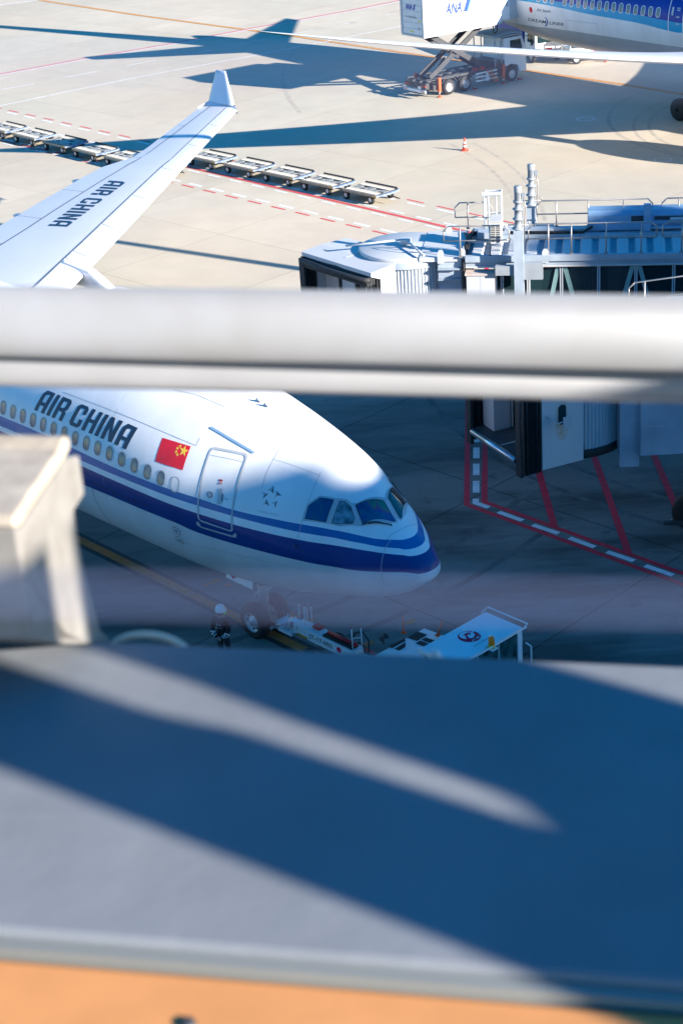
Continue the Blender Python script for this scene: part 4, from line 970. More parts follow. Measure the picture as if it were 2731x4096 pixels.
for x in (3.9, 7.75): MB().prism([(x, -1.25, 0), (x+.28, -1.25, 0), (x+.28, -1.25, .04), (x, -1.25, .14)], (0, .2, 0)).build('wheel_chock', RED, ct)

# ------------------------------------------------------------------ two service vehicles under the far aircraft
sv = thing('service_truck', 'white cab-over truck with red badge, half hidden by the far wing', 'truck', gp(*zF2(330, 575))[:], R(-70), None)
q = MB().use(WHITE).prism([(0, -1.05, .5), (0, -1.05, 2.3), (-1.6, -1.05, 2.35), (-1.7, -1.05, .6)], (0, 2.1, 0)); q.build('cab', WHITE, sv, bevel=.08)
q = MB().use(GLASSD).quad((.01, -.9, 1.4), (.01, .9, 1.4), (.01, .9, 2.1), (.01, -.9, 2.1)); q.quad((-.15, -1.055, 1.4), (-1.2, -1.055, 1.4), (-1.1, -1.055, 2.1), (-.2, -1.055, 2.1)); q.build('window', None, sv)
MB().use(BLUE).box((-6.2, -1.1, .9), (-1.8, 1.1, 2.6)).build('tank_body', m_('truck_blue_grey', (.18, .28, .38), .5), sv)
MB().use(RED).cbox((.02, 0, .95), (.03, .5, .16)).build('badge', RED, sv); MB().use(GREY).cbox((.02, 0, .62), (.06, 1.9, .2)).build('bumper', None, sv)
for x in (-.6, -4.8):
    for s_ in (-1, 1): wheel(sv, (x, .98*s_, .42), .42, .26, s_)
sb = thing('belt_van', 'low white open-sided service vehicle with red badge and spare-tyre wheel beneath the far aircraft', 'van', gp(*zF2(520, 595))[:], R(8))
q = MB().use(WHITE).box((0, -.1, .45), (2.6, 1.7, 1.05)); q.box((0, -.1, 1.9), (2.2, 1.7, 2.0)); 
for x in (.05, 1.1, 2.1):
    for y in (-.05, 1.65): q.tube([(x, y, 1.05), (x, y, 1.9)], .05)
q.build('body', None, sb)
q = MB().use(WHITE).prism([(2.65, -.1, .7), (4.3, -.1, 1.0), (4.3, -.1, 1.15), (2.65, -.1, 1.3)], (0, .08, 0)); q.tube([(2.6, -.05, .5), (4.2, -.05, .8)], .04); q.tube([(2.6, 1.6, .5), (4.2, 1.6, .8)], .04); q.build('side_frame', None, sb)
MB().use(RED).box((1.55, -.13, .6), (1.9, -.105, .8)).build('badge', None, sb); MB().use(GLASSD).box((.1, -.08, 1.15), (1.9, -.06, 1.75)).build('window', None, sb)
for x in (.5, 3.0):
    for s_, y in ((-1, -.05), (1, 1.65)): wheel(sb, (x, y, .36), .36, .2, s_)
MB().use(ORANGE).lathe([(0, .3), (.06, .3), (.1, 0), (0, 0)], (2.5, -.3, .004), n=10).build('jack', None, sb)

# ------------------------------------------------------------------ passenger boarding bridges
FLUTE = m_('fluted_panel', (.46, .50, .54), .5, var=.03)
CABIN = m_('cabin_lining', (.66, .60, .56), .6, var=.05)
CFLOOR = m_('rubber_floor', (.07, .075, .08), .8)
RUST = m_('rust_stain', (.42, .30, .22), .8, var=.4, scale=6, dirt=(.50, .50, .50))
def rails(root, segs, y, zt, zb, zm, slope=0., name='handrail', pitch=None, mt=STEEL):
    for x0, x1, posts, cut0, cut1 in segs:
        m = MB(); zz = lambda x: slope*(x-x0); c0 = .16 if cut0 else 0; c1 = .16 if cut1 else 0
        top = [(x0, y, zm+zz(x0)), (x0, y, zt-c0+zz(x0)), (x0+c0, y, zt+zz(x0))] if cut0 else [(x0, y, zt)]
        top += [(x1-c1, y, zt+zz(x1)), (x1, y, zt-c1+zz(x1)), (x1, y, zm+zz(x1))] if cut1 else [(x1, y, zt+zz(x1))]
        for a, b in zip(top, top[1:]): m.tube([a, b], .024, 6)
        m.tube([(x0, y, zm+zz(x0)), (x1, y, zm+zz(x1))], .024, 6)
        for p in posts: m.tube([(p, y, zb), (p, y, zt+zz(p))], .026, 6); m.box((p-.06, y-.04, zb), (p+.06, y+.04, zb+.05))
        m.build(name, mt, root)
def bridge(label, c, tun, cab, v0, v1, xs_m, x_end, full, uf=2.33):
    root = thing('boarding_bridge', label, 'boarding bridge', (c[0], c[1], 0), tun, 'passenger boarding bridges of the stand')
    RC = Matrix.Rotation(cab-tun, 4, 'Z')          # cab frame: x outwards, y left
    def cb(m): return m.xf(RC)
    # ---- rotunda
    Rr = 1.55; m = MB().use(FLUTE); n = 84; prof = []
    for k in range(n*4):
        a = 2*math.pi*k/(n*4); rr = Rr+(.0 if k % 4 in (0, 1) else -.045); prof.append((rr*math.cos(a), rr*math.sin(a)))
    N = len(prof); m.add([(x, y, z) for z in (3.85, 6.78) for x, y in prof], [[k, (k+1) % N, N+(k+1) % N, N+k] for k in range(N)])
    rot = m.build('rotunda', None, root)
    m = MB().use(BRIDGE).lathe([(Rr+.08, 6.78), (Rr+.08, 6.98), (0, 6.98)], (0, 0, 0), n=48); m.use(BRIDGEW).lathe([(Rr+.0, 6.98), (Rr+.02, 7.10), (Rr-.02, 7.12), (0, 7.125)], (0, 0, 0), n=56); m.box((.3, -1.48, 6.985), (1.19, 1.48, 7.04)); m.build('roof_disc', None, rot)
    MB().use(BLACK).lathe([(0, 3.6), (Rr+.02, 3.6), (Rr+.05, 3.72), (Rr+.02, 3.85), (0, 3.85)], (0, 0, 0), n=48).build('rotunda_base', BLACK, rot)
    m = MB().use(LGREY).cbox((0, 0, 7.26), (.34, .26, .16)); m.tube([(0, 0, 7.32), (1.75*math.cos(cab-tun+1.2), 1.75*math.sin(cab-tun+1.2), 7.24)], .035, 8).tube([(0, 0, 7.32), (2.0*math.cos(cab-tun-.65), 2.0*math.sin(cab-tun-.65), 7.24)], .035, 8)
    m.build('roof_strut', LGREY, rot)
    # ---- cab
    m = MB().use(BRIDGEW); T_ = .06
    m.box((.55, v1-T_, 3.6), (1.62, v1, 6.95)); m.box((1.62, v1-T_-.004, 3.6), (1.9, v1-.004, 6.95)); cabw = cb(m).build('cab_wall', None, root)
    m = MB().use(BRIDGEW).box((.55, v0, 3.6), (1.62, v0+T_, 6.95)); m.box((1.62, v0+.004, 3.6), (1.9, v0+T_+.004, 6.95)); cb(m).build('cab_wall', None, root)
    m = MB().use(BRIDGEW); m.prism([(.35, v0-.06, 6.95), (1.5, v0-.06, 6.99), (uf, v0-.06, 6.93), (uf, v0-.06, 6.80), (1.75, v0-.06, 6.55), (1.6, v0-.06, 6.75), (.35, v0-.06, 6.85)], (0, v1-v0+.12, 0))
    m.use(SEAM).box((1.0, (v0+v1)/2-.01, 6.994), (1.9, (v0+v1)/2+.01, 7.0)); m.use(LGREY).cbox((1.3, v1-.35, 7.0), (.12, .18, .02)).cbox((1.75, v0+.6, 6.985), (.08, .2, .02))
    cb(m).build('cab_roof', None, root)
    m = MB().use(CFLOOR).box((.4, v0+.1, 3.86), (uf+.02, v1-.1, 3.98)); m.use(LGREY).box((.5, .1, 3.981), (uf, .16, 3.99)); fl = cb(m).build('cab_floor', None, root)
    m = MB().use(METAL).tube([(uf+.12, v0+.25, 3.92), (uf+.12, v1-.35, 3.92)], .10, 16); m.use(DARK).tube([(uf+.12, v1-.36, 3.92), (uf+.12, v1-.32, 3.92)], .07, 12); cb(m).build('bumper_roller', None, root)
    # accordion curtains at both sides and the hood above
    for vy, s_ in ((v1, 1), (v0, -1)):
        m = MB(); k0 = 12; rows = []
        for k in range(k0+1):
            u = 1.9+(uf+.12-1.9)*k/k0; o_ = (.07 if k % 2 else -.03)*s_
            rows.append([(u, vy+o_-.05*s_, 3.55), (u+.03, vy+o_*1.3-.02*s_, 5.2), (u, vy+o_-.05*s_, 6.75)])
        for a, b in zip(rows, rows[1:]):
            for i in (0, 1): m.quad(a[i], b[i], b[i+1], a[i+1])
        for r_ in rows[::3]: m.tube([(p[0], p[1]-.03*s_, p[2]) for p in r_], .025, 6)
        m.box((uf+.06, vy-.05-.26*(s_ > 0), 3.5), (uf+.16, vy-.05+.26*(s_ < 0), 6.75))
        cb(m).build('curtain', CANVAS, root)
    m = MB(); m.tube([(uf+.02, v0, 6.72), (uf+.16, v0+.1, 6.70), (uf+.18, (v0+v1)/2, 6.66), (uf+.16, v1-.1, 6.68), (uf+.02, v1, 6.68)], .09, 8)
    m.tube([(uf-.1, v0, 6.80), (uf-.05, (v0+v1)/2, 6.78), (uf-.1, v1, 6.78)], .07, 8); m.prism([(uf-.2, v0, 6.5), (uf+.14, v0, 6.48), (uf+.14, v0, 6.72), (uf-.2, v0, 6.84)], (0, v1-v0, 0)); cb(m).build('hood', CANVAS, root)
    # lining, operator desk, inner partition with a window
    m = MB().use(CABIN).box((.52, v0+.12, 3.98), (.58, v1-.12, 6.85)); m.box((1.45, v0+.08, 4.0), (1.5, v0+.75, 6.8)); m.use(WHITE).box((1.3, v0+.8, 4.0), (1.36, v0+1.45, 6.4))
    m.use(FLUTE).add(*(lambda r: ([(1.30+.0, v0+.95, 4.9), (1.29, v0+1.3, 4.9), (1.29, v0+1.3, 5.9), (1.29, v0+.95, 5.9)], [[0, 1, 2, 3]]))(0)); m.use(LGREY)
    for k in range(8): m.box((1.3, v1-.75, 5.0+.16*k), (1.34, v1-.25, 5.1+.16*k))
    cb(m).build('lining', None, root)
    m = MB().use(BRIDGEW).box((1.55, v0+.12, 4.0), (2.1, v0+.75, 5.0)); m.prism([(1.55, v0+.12, 5.0), (2.1, v0+.12, 5.0), (2.0, v0+.12, 5.25), (1.55, v0+.12, 5.35)], (0, .63, 0)); m.use(BLACK).tube([(1.7, v0+.5, 5.3), (1.5, v0+.9, 5.0), (1.3, v0+1.2, 4.1)], .03); cb(m).build('operator_desk', None, root)
    # window and mirror on the near wall
    m = MB().use(RUST); m.add([(x, v1+.004, z) for x, z in rrect(1.25, 4.95, .38, 1.15, .18)], [list(range(24))]); m.use(GLASSD); m.add([(x, v1+.008, z) for x, z in rrect(1.25, 5.15, .26, .6, .12)], [list(range(24))])
    wn = cb(m).build('cab_window', None, cabw); m = MB().use(LGREY).tube([(1.75, v1, 5.2), (1.6, v1+.3, 5.05), (1.35, v1+.35, 5.1)], .02); m.use(GREY).cbox((1.3, v1+.36, 5.05), (.26, .04, .34)); cb(m).build('mirror', None, root)
    # ---- flange box between rotunda and tunnel
    m = MB().use(BRIDGE).box((1.2, -1.45, 3.7), (1.95, 1.45, 7.0)); m.use(BRIDGEW).box((.6, -1.5, 7.0), (1.95, 1.5, 7.14)); m.use(BRIDGE)
    for z in (6.4, 6.75): m.box((1.2, -1.62, z), (1.9, -1.45, z+.04))
    m.use(DARK).box((1.96, -1.5, 3.7), (2.10, 1.5, 7.05)); m.build('tunnel_flange', None, root)
    m = MB().use(BLACK)
    for k in range(7): m.tube([(1.85+.05*k, 1.2-.1*k, 7.16), (2.0+.03*k, .4+.1*k, 7.22+.02*k), (2.03+.02*k, -.6, 7.25), (2.04, -1.52-.012*k, 7.0), (2.06, -1.6, 6.4-.12*k)], .022, 6)
    for k in range(4): m.tube([(2.1, .5+.12*k, 7.2), (2.4, .75+.08*k, 7.3), (3.2, .9+.05*k, 7.3)], .022, 6)
    m.build('cable_bundle', BLACK, root)
    # ---- tunnel
    y0, y1 = -1.45, 1.45; x0 = 2.1
    m = MB().use(BRIDGE); m.box((x0, y0, 3.55), (x_end, y1, 4.35)); m.box((x0, y0, 6.86), (x_end, y1, 7.0)); m.box((x0, y0-.10, 6.86), (x_end, y0-.002, 6.98)); m.use(LGREY).box((x0, y0-.14, 6.80), (x_end, y0-.03, 6.855))
    m.use(BRIDGE).box((x0, y0-.18, 7.0), (x_end, y0-.02, 7.2)); m.box((x0, y1-.3, 7.0), (x_end, y1+.1, 7.22)); m.box((x0, .55, 7.0), (x_end, .75, 7.22)); m.use(RUST).box((x0+1.9, y0-.144, 6.805), (x_end, y0-.1415, 6.83))
    tn = m.build('tunnel', None, root)
    m = MB().use(GLASSD).box((xs_m[0], y0+.06, 4.35), (x_end, y1-.06, 6.858)); m.build('glazing', None, tn)
    for x in xs_m: 
        m = MB().use(LGREY).box((x-.05, y0-.03, 4.35), (x-.012, y0+.06, 6.80)); m.box((x+.012, y0-.03, 4.35), (x+.05, y0+.06, 6.80)); m.build('mullion', None, tn)
        MB().use(LGREY).box((x-.05, y1-.06, 4.35), (x+.05, y1+.03, 6.80)).build('mullion', None, tn)
    for i, (a, b) in enumerate(zip(xs_m, xs_m[1:])):
        if b-a < .9: continue
        xa, xb = (a+.18, b-.1) if i % 2 == 0 else (b-.2, a+.08)
        if i % 2: xa, xb = a+.1, b-.45
        else: xa, xb = b-.1, a+.45
        m = MB().use(TEAL).prism([(xa-.07, y0+.0, 6.78), (xa+.07, y0+.0, 6.78), (xb+.07, y0+.0, 4.37), (xb-.07, y0+.0, 4.37)], (0, .055, 0)); m.build('brace', TEAL, tn)
    # ribbed roof sheets
    m = MB().use(BRIDGEW); x = x0+.12; 
    while x < min(x_end, 16):
        m.prism([(x, y0, 7.0), (x+.07, y0, 7.14), (x+.36, y0, 7.14), (x+.43, y0, 7.0)], (0, 1.98, 0)); x += .58
    m.build('roof_ribs', BRIDGEW, tn)
    if full:
        m = MB().use(BRIDGEW).box((1.55+.6, y0-.48, 3.9), (3.05, y0-.02, 6.66)); m.use(RUST).box((2.1, y0-.52, 6.663), (3.1, y0-.02, 6.72)); m.use(SEAM).box((2.6, y0-.485, 3.9), (2.612, y0-.48, 6.66)); m.build('equipment_cabinet', None, root)
        # lifting columns with drive motors
        for (x, y, zt) in ((3.84, -2.0, 9.55), (4.05, 2.05, 9.2)):
            m = MB().use(BRIDGE).box((x-.15, y-.17, .9), (x+.15, y+.17, zt-1.35)); m.use(m_('column_grey', (.30, .33, .36), .45))
            m.box((x+.15, y-.1, 6.55), (x+.75, y+.1, 7.1)); m.box((x-.75, y-.1, 6.7), (x-.15, y+.1, 7.0)); z = zt-1.35
            m.lathe([(.20, z), (.20, z+.04), (.12, z+.045), (.12, z+.3), (.18, z+.305), (.18, z+.335), (.125, z+.34), (.125, z+.62), (.18, z+.625), (.18, z+.65), (.10, z+.66), (.10, z+.84), (.15, z+.845), (.15, z+.90), (.115, z+.91)], (x, y, 0), n=20)
            m.use(m_('motor_grey', (.17, .19, .21), .45)).lathe([(.115, z+.91), (.115, z+1.18)], (x, y, 0), n=16); m.use(MT['column_grey']).lathe([(.125, z+1.18), (.125, z+1.33), (.12, z+1.35), (0, z+1.35)], (x, y, 0), n=20)
            m.cbox((x+.17, y, z+1.05), (.1, .12, .14)); m.use(STEEL).tube([(x+.18, y-.05, z+1.0), (x+.24, y-.08, z+.7), (x+.2, y-.1, z+.2), (x+.19, y-.15, z-.4)], .02, 6)
            m.tube([(x-.33, y, z+.12), (x+.33, y, z+.12)], .02, 6).tube([(x+.33, y, z+.1), (x+.33, y, z+.25)], .02, 6); m.build('lift_column', None, root)
            for s_ in (-.45, .45): MB().use(BLACK).lathe([(.1, -.18), (.5, -.15), (.55, 0), (.5, .15), (.1, .18)], (x+s_, y*.55, .55), (0, 1, 0), 24).build('tyre', None, root)
        MB().use(GREY).box((3.3, -1.5, .7), (4.6, 1.5, 1.0)).build('bogie', None, root)
        # air conditioner, access ladder cage, roof machinery
        m = MB().use(m_('aircon_cream', (.55, .54, .51), .45)).box((2.85, -.75, 7.35), (3.2, .0, 8.05)); m.box((2.83, -.77, 8.05), (3.22, .02, 8.09)); m.use(DARK)
        ac = m.build('air_conditioner', None, root); m = MB().use(DARK)
        for i in range(2):
            for k in range(10): m.box((2.88+.16*i, -.755, 7.4+.06*k), (3.01+.16*i, -.7505, 7.435+.06*k))
        m.build('louvre', DARK, ac)
        m = MB().use(LGREY)
        for p in ((2.55, .9), (3.1, .9), (2.55, 1.45), (3.1, 1.45), (2.7, .9), (2.95, .9)): m.tube([(p[0], p[1], 7.2), (p[0], p[1], 8.55)], .025, 6)
        for z in (7.75, 8.5): 
            m.tube([(2.55, .9, z), (2.55, 1.45, z), (3.1, 1.45, z), (3.1, .9, z), (2.55, .9, z)], .03, 6)
        m.prism([(2.5, .85, 8.5), (3.15, .85, 8.5), (3.15, .87, 8.62), (2.5, .87, 8.62)], (0, .03, 0)); m.build('ladder_cage', LGREY, root)
        m = MB().use(BRIDGE).box((2.35, .3, 7.2), (2.95, .8, 7.4)); m.build('junction_box', BRIDGE, root); MB().use(BRIDGE).tube([(2.1, -.35, 7.3), (3.4, -.35, 7.3)], .04, 8).build('conduit', BRIDGE, root)
        MB().use(BLACK).tube([(3.4, .7, 7.28), (5.0, .6, 7.28), (5.8, .65, 7.26), (6.1, .8, 7.4)], .05, 6).build('cable', BLACK, root)
        MBX = m_('machinery_blue', (.22, .36, .52), .5)
        m = MB().use(MBX).box((5.95, .9, 7.23), (10.9, 1.75, 7.72)); m.prism([(5.95, .9, 7.722), (10.9, .9, 7.722), (10.9, 1.05, 7.85), (5.95, 1.05, 7.85)], (0, .6, 0)); m.use(DARK).box((7.35, .895, 7.5), (7.75, .899, 7.7)); m.box((8.1, .895, 7.55), (9.4, .899, 7.68)); m.use(MBX)
        m.box((7.75, .7, 7.23), (7.98, .895, 8.12)); m.box((8.0, .75, 7.3), (9.4, .85, 7.38)); m.box((8.0, .75, 7.5), (9.4, .8, 7.53)); m.use(LGREY).tube([(8.6, .78, 7.62), (9.5, .78, 7.62)], .05, 8); m.build('cable_machinery', None, root)
        for x, y in ((2.0, -1.4), (1.3, -1.55), (1.3, 1.4), (4.75, .65), (4.65, -1.62)):
            m = MB().use(LGREY).prism([(x-.1, y, 6.95), (x+.1, y, 6.95), (x+.1, y, 7.3), (x+.05, y, 7.4), (x-.05, y, 7.4), (x-.1, y, 7.3)], (0, .05, 0)); m.build('lifting_lug', None, root)
        rails(root, [(1.42, 3.52, [1.95, 2.9], 1, 1)], y0-.10, 8.18, 7.15, 7.7, -.0)
        rails(root, [(4.12, 8.12, [4.75, 5.47, 6.56, 7.65], 1, 1), (8.3, 14, [8.9, 10, 11, 12, 13], 1, 0)], y0-.10, 8.2, 7.2, 7.72)
        rails(root, [(1.52, 2.75, [1.95], 1, 1)], 1.5, 8.1, 7.2, 7.6); rails(root, [(4.25, 8.05, [4.9, 5.95, 7.1], 1, 1), (8.35, 14, [8.9, 10, 11, 12, 13], 1, 0)], 1.5, 8.1, 7.2, 7.65)
    else:
        rails(root, [(1.42, 9, [1.85, 3.0, 4.1, 5.2, 6.3], 1, 0)], y0-.05, 8.72, 7.1, 8.2, .08)
        m = MB().use(BRIDGE).box((1.75, y0-.42, 3.72), (4.4, y0-.02, 6.2)); m.use(SEAM).box((1.78, y0-.425, 4.6), (2.4, y0-.421, 4.62)); m.use(BRIDGE).box((1.2, y0-.2, 3.3), (1.75, y0-.02, 6.8)); m.build('service_cabinet', None, root)
    # far end support
    m = MB().use(GREY).tube([(x_end-1, 0, 0), (x_end-1, 0, 3.6)], .45, 20); m.build('support_column', GREY, root)
    return root
bridge('far boarding bridge with sunlit round white roof, twin lift columns and roof railings', (2.75, 53.55), R(-10.3), R(217.3), -2.61, .90,
       [3.05, 3.25, 4.1, 5.15, 6.33, 7.5, 8.68, 9.86, 11.04, 12.2, 13.4], 26, True)
lb = bridge('near boarding bridge in shade, open cab mouth with lit aluminium roller facing the nose', (6.85, 44.8), R(-2), R(203.5), -1.55, 1.55,
       [2.2, 4.5, 5.7, 6.9, 8.1, 9.3, 10.5], 24, False, 2.42)
# bogie wheel of the near bridge at the right edge
_b = gp(2760, 2115); _l = TM((6.85, 44.8, 0), R(-2)).inverted() @ _b
m = MB().use(BLACK).lathe([(.12, -.2), (.5, -.2), (.58, -.1), (.58, .1), (.5, .2), (.12, .2)], (_l.x, _l.y, .58), (.35, 1, 0), 26); m.build('tyre', None, lb)
m = MB().use(DARK).prism([(_l.x-.85, _l.y, .25), (_l.x+.3, _l.y, .1), (_l.x+1.6, _l.y, .3), (_l.x+1.6, _l.y, .42), (_l.x-.85, _l.y, .33)], (0, -.12, 0)); m.box((_l.x+.1, _l.y+.3, .5), (_l.x+1.6, _l.y+.8, 3.6)); m.build('bogie', DARK, lb)

# ------------------------------------------------------------------ container dollies
DECK = m_('dolly_deck', (.17, .17, .16), .6, .2, var=.2, scale=8)
ROLL = m_('roller_steel', (.38, .37, .34), .45, .3, var=.12, scale=10)
FRAMEC = m_('dolly_frame', (.30, .28, .23), .65, var=.3, scale=7, dirt=(.22, .19, .15))
DBLUE = m_('dolly_blue_edge', (.20, .27, .42), .5, var=.3, scale=6)
def make_dolly():
    d = thing('container_dolly', 'roller-deck dolly', 'baggage dolly', (0, 0, 0), 0, 'container dollies parked in two rows')
    m = MB().use(FRAMEC); L, Wd = 2.55, 1.7; x0 = -.85
    m.box((x0, -Wd/2, .44), (x0+L, -Wd/2+.06, .56)); m.box((x0, Wd/2-.06, .44), (x0+L, Wd/2, .56)); m.box((x0, -Wd/2+.06, .44), (x0+.06, Wd/2-.06, .54)); m.box((x0+L-.06, -Wd/2+.06, .44), (x0+L, Wd/2-.06, .54))
    m.box((x0+.06, -.04, .40), (x0+L+.2, .04, .50)); m.box((-.75, -.66, .3), (-.65, .66, .42)); m.box((1.1, -.66, .3), (1.2, .66, .42)); m.build('frame', FRAMEC, d)
    m = MB().use(DECK).box((x0+.06, -Wd/2+.06, .505), (x0+L-.06, Wd/2-.06, .515)); m.build('deck', DECK, d)
    for b0, b1 in ((-.74, -.30), (.30, .74)):
        m = MB().use(ROLL)
        x = x0+.12
        while x < x0+L-.12: m.tube([(x, b0, .545), (x, b1, .545)], .042, 6); x += .155
        m.build('roller_bed', ROLL, d)
    m = MB().use(ROLL)
    for i in range(5):
        for j in (-.2, .0, .2):
            if (i, j) in ((1, .2), (4, -.2), (3, .2), (1, -.2)): m.use(BLACK).cbox((x0+.3+.46*i, j, .53), (.2, .12, .03)); m.use(ROLL)
            else: m.cbox((x0+.3+.46*i, j, .53), (.40, .17, .025))
    m.build('centre_plates', None, d)
    MB().use(DARK).box((x0+.1, Wd/2-.07, .565), (x0+L-.1, Wd/2-.02, .635)).build('side_guide', DARK, d)
    m = MB().use(DBLUE).prism([(x0+L+.002, -Wd/2, .47), (x0+L+.16, -Wd/2+.42, .47), (x0+L+.16, Wd/2-.42, .47), (x0+L+.002, Wd/2, .47)], (0, 0, .085)); m.use(YEL).cbox((x0+L-.15, -Wd/2-.004, .5), (.2, .012, .07)); m.build('end_plate', None, d)
    m = MB().use(DARK).tube([(x0+L+.16, 0, .42), (x0+L+.86, 0, .36)], .035, 6).tube([(1.15, 0, .36), (x0+L, .25, .42)], .025, 6); m.build('drawbar', DARK, d)
    for x in (-.7, 1.15):
        for s_ in (-1, 1):
            t = MB().use(BLACK).lathe([(.12, -.08), (.20, -.085), (.235, -.05), (.235, .05), (.20, .085), (.12, .08)], (x, s_*.70, .235), (0, 1, 0), 20).build('wheel', None, d)
            MB().use(RIM).lathe([(.12, .075), (.11, .05), (.05, .06), (0, .06)], (x, s_*.70, .235), (0, s_, 0), 16).build('rim', None, t)
    return d
d0 = make_dolly(); first = True
fr = [z4(1228, 435), z4(960, 378), z4(712, 322), z4(466, 270), z4(229, 218)]; fl_ = [z3(22, 245), z3(205, 290), z3(396, 338), z3(588, 387)]
PR = [gp(*p) for p in fr]; PL_ = [gp(*p) for p in fl_]
dr = (PR[0]-PR[4]).normalized(); dl = (PL_[3]-PL_[0]).normalized()
PR.append(PR[4]-dr*3.25); PL_.append(PL_[3]+dl*3.35); PL_.append(PL_[3]+dl*6.7); PL_.insert(0, PL_[0]-dl*3.4)
nR = ['right-hand train, at its free end near the cone', 'right-hand train, second from its free right end', 'right-hand train, third from its free right end', 'right-hand train, fourth from its free right end', 'right-hand train, first one clear of the wing edge', 'right-hand train, hidden behind the airliner wing']
nL = ['left-hand train, beyond the left frame edge', 'left-hand train, cut by the left edge of the photo', 'left-hand train, second wholly visible from left', 'left-hand train, third from the left edge', 'left-hand train, last clear of the wing', 'left-hand train, partly covered by the wing trailing edge', 'left-hand train, behind the wing']
for Pp, dd_, nn_ in ((PR, dr, nR), (PL_, dl, nL)):
    a = math.atan2(dd_.y, dd_.x); side = Vector((-dd_.y, dd_.x, 0))
    for p, n_ in zip(Pp, nn_):
        o = d0 if first else copy_tree(d0); first = False
        o.location = p+side*.72-dd_*1.15; o.rotation_euler = (0, 0, a); o['label'] = 'roller-deck dolly of the '+n_
# ------------------------------------------------------------------ cone
cp = gp(1858, 602)
cn = thing('traffic_cone', 'single red traffic cone with two white bands on the open concrete', 'traffic cone', cp[:])
CR = m_('cone_red', (.75, .05, .02), .5)
MB().use(CR).lathe([(.15, .03), (.118, .22)], (0, 0, 0), n=20).use(WHITE).lathe([(.118, .22), (.098, .32)], (0, 0, 0), n=20).use(CR).lathe([(.098, .32), (.082, .42)], (0, 0, 0), n=20).use(WHITE).lathe([(.082, .42), (.064, .52)], (0, 0, 0), n=20).use(CR).lathe([(.064, .52), (.032, .74), (0, .75)], (0, 0, 0), n=20).build('cone_body', None, cn)
MB().use(CR).box((-.2, -.2, 0), (.2, .2, .03)).build('base', CR, cn)
# ------------------------------------------------------------------ pushback tug
TW = m_('tug_white', (.74, .76, .78), .35, var=.03)
_n = Vector((math.cos(AC_PSI), math.sin(AC_PSI), 0)); _l2 = Vector((-_n.y, _n.x, 0))
tg = thing('pushback_tug', 'white JAL aircraft tug with red crane emblem on its cab roof and amber beacon', 'aircraft tug', (1.08, 36.97, 0), AC_PSI)
m = MB().use(TW); m.box((0, -1.15, .35), (2.1, 1.15, 1.25)); m.prism([(0, -1.15, 1.25), (0, -1.15, 1.575), (2.1, -1.15, 1.715), (2.1, -1.15, 1.25)], (0, 2.3, 0))
m.box((3.35, -1.15, .35), (5.2, 1.15, 1.35)); m.box((2.1, -1.15, .35), (3.35, 1.15, 1.2)); tb_ = m.build('body', None, tg, bevel=.02)
m = MB().use(BLACK)
TT = TM((1.08, 36.97, 0), AC_PSI).inverted()
for poly in (((203, 328), (325, 270), (330, 292), (230, 346)), ((248, 350), (330, 303), (331, 338), (285, 366)), ((341, 265), (418, 221), (491, 250), (414, 296)), ((403, 313), (437, 294), (508, 325), (470, 344)), ((443, 288), (478, 271), (562, 303), (525, 324)), ((486, 343), (520, 330), (540, 338), (510, 352))):
    q_ = [TT @ gp(*zT(*p), 1.62) for p in poly]; m.add([(v.x, v.y, 1.585+.067*v.x) for v in q_], [[0, 1, 2, 3]])
m.build('vent_grille', BLACK, tb_)
m = MB().use(TW); rz_ = 2.8; m.box((2.12, -1.22, rz_-.09), (3.32, 1.22, rz_)); m.box((2.15, -1.15, 1.2), (3.3, -1.09, 1.45)); m.box((2.15, 1.09, 1.2), (3.3, 1.15, 1.45)); 
for x in (2.15, 3.22):
    for y in (-1.15, 1.07): m.box((x, y-(.04 if y > 0 else 0), 1.25), (x+.12, y+.12, rz_-.09))
cbn = m.build('cab', None, tg, bevel=.012)
m = MB().use(m_('tug_glass', (.03, .11, .12), .12, var=.6, scale=3, spec=.5)); m.quad((3.30, -1.06, 1.42), (3.30, 1.06, 1.42), (3.30, 1.06, rz_-.1), (3.30, -1.06, rz_-.1)); m.quad((2.16, -1.06, 1.5), (2.16, 1.06, 1.5), (2.16, 1.06, rz_-.1), (2.16, -1.06, rz_-.1))
for y in (-1.12, 1.12): m.quad((2.24, y, 1.45), (3.21, y, 1.45), (3.21, y, rz_-.1), (2.24, y, rz_-.1))
m.build('cab_window', None, cbn)
m = MB().use(TW)
for pts in ([(2.2, -1.1, rz_), (2.2, -1.3, rz_+.1), (3.35, -1.3, rz_+.1)], [(2.1, 1.1, rz_+.02), (2.1, 1.32, rz_+.08), (3.4, 1.32, rz_+.08), (3.42, 1.1, rz_+.02)], [(3.36, -1.1, rz_+.02), (3.46, -1.1, rz_+.06), (3.46, 1.2, rz_+.06)]): m.tube(pts, .022, 6)
m.build('roof_rail', None, cbn)
m = MB().use(TEAL).tube([(3.305, .35, 1.45), (3.305, .35, rz_-.1)], .03, 6).tube([(3.305, -.4, 1.45), (3.305, -.4, rz_-.1)], .03, 6); m.use(TW).box((3.24, -1.15, 1.3), (3.34, 1.15, 1.42)); m.build('cab_frame', None, cbn)
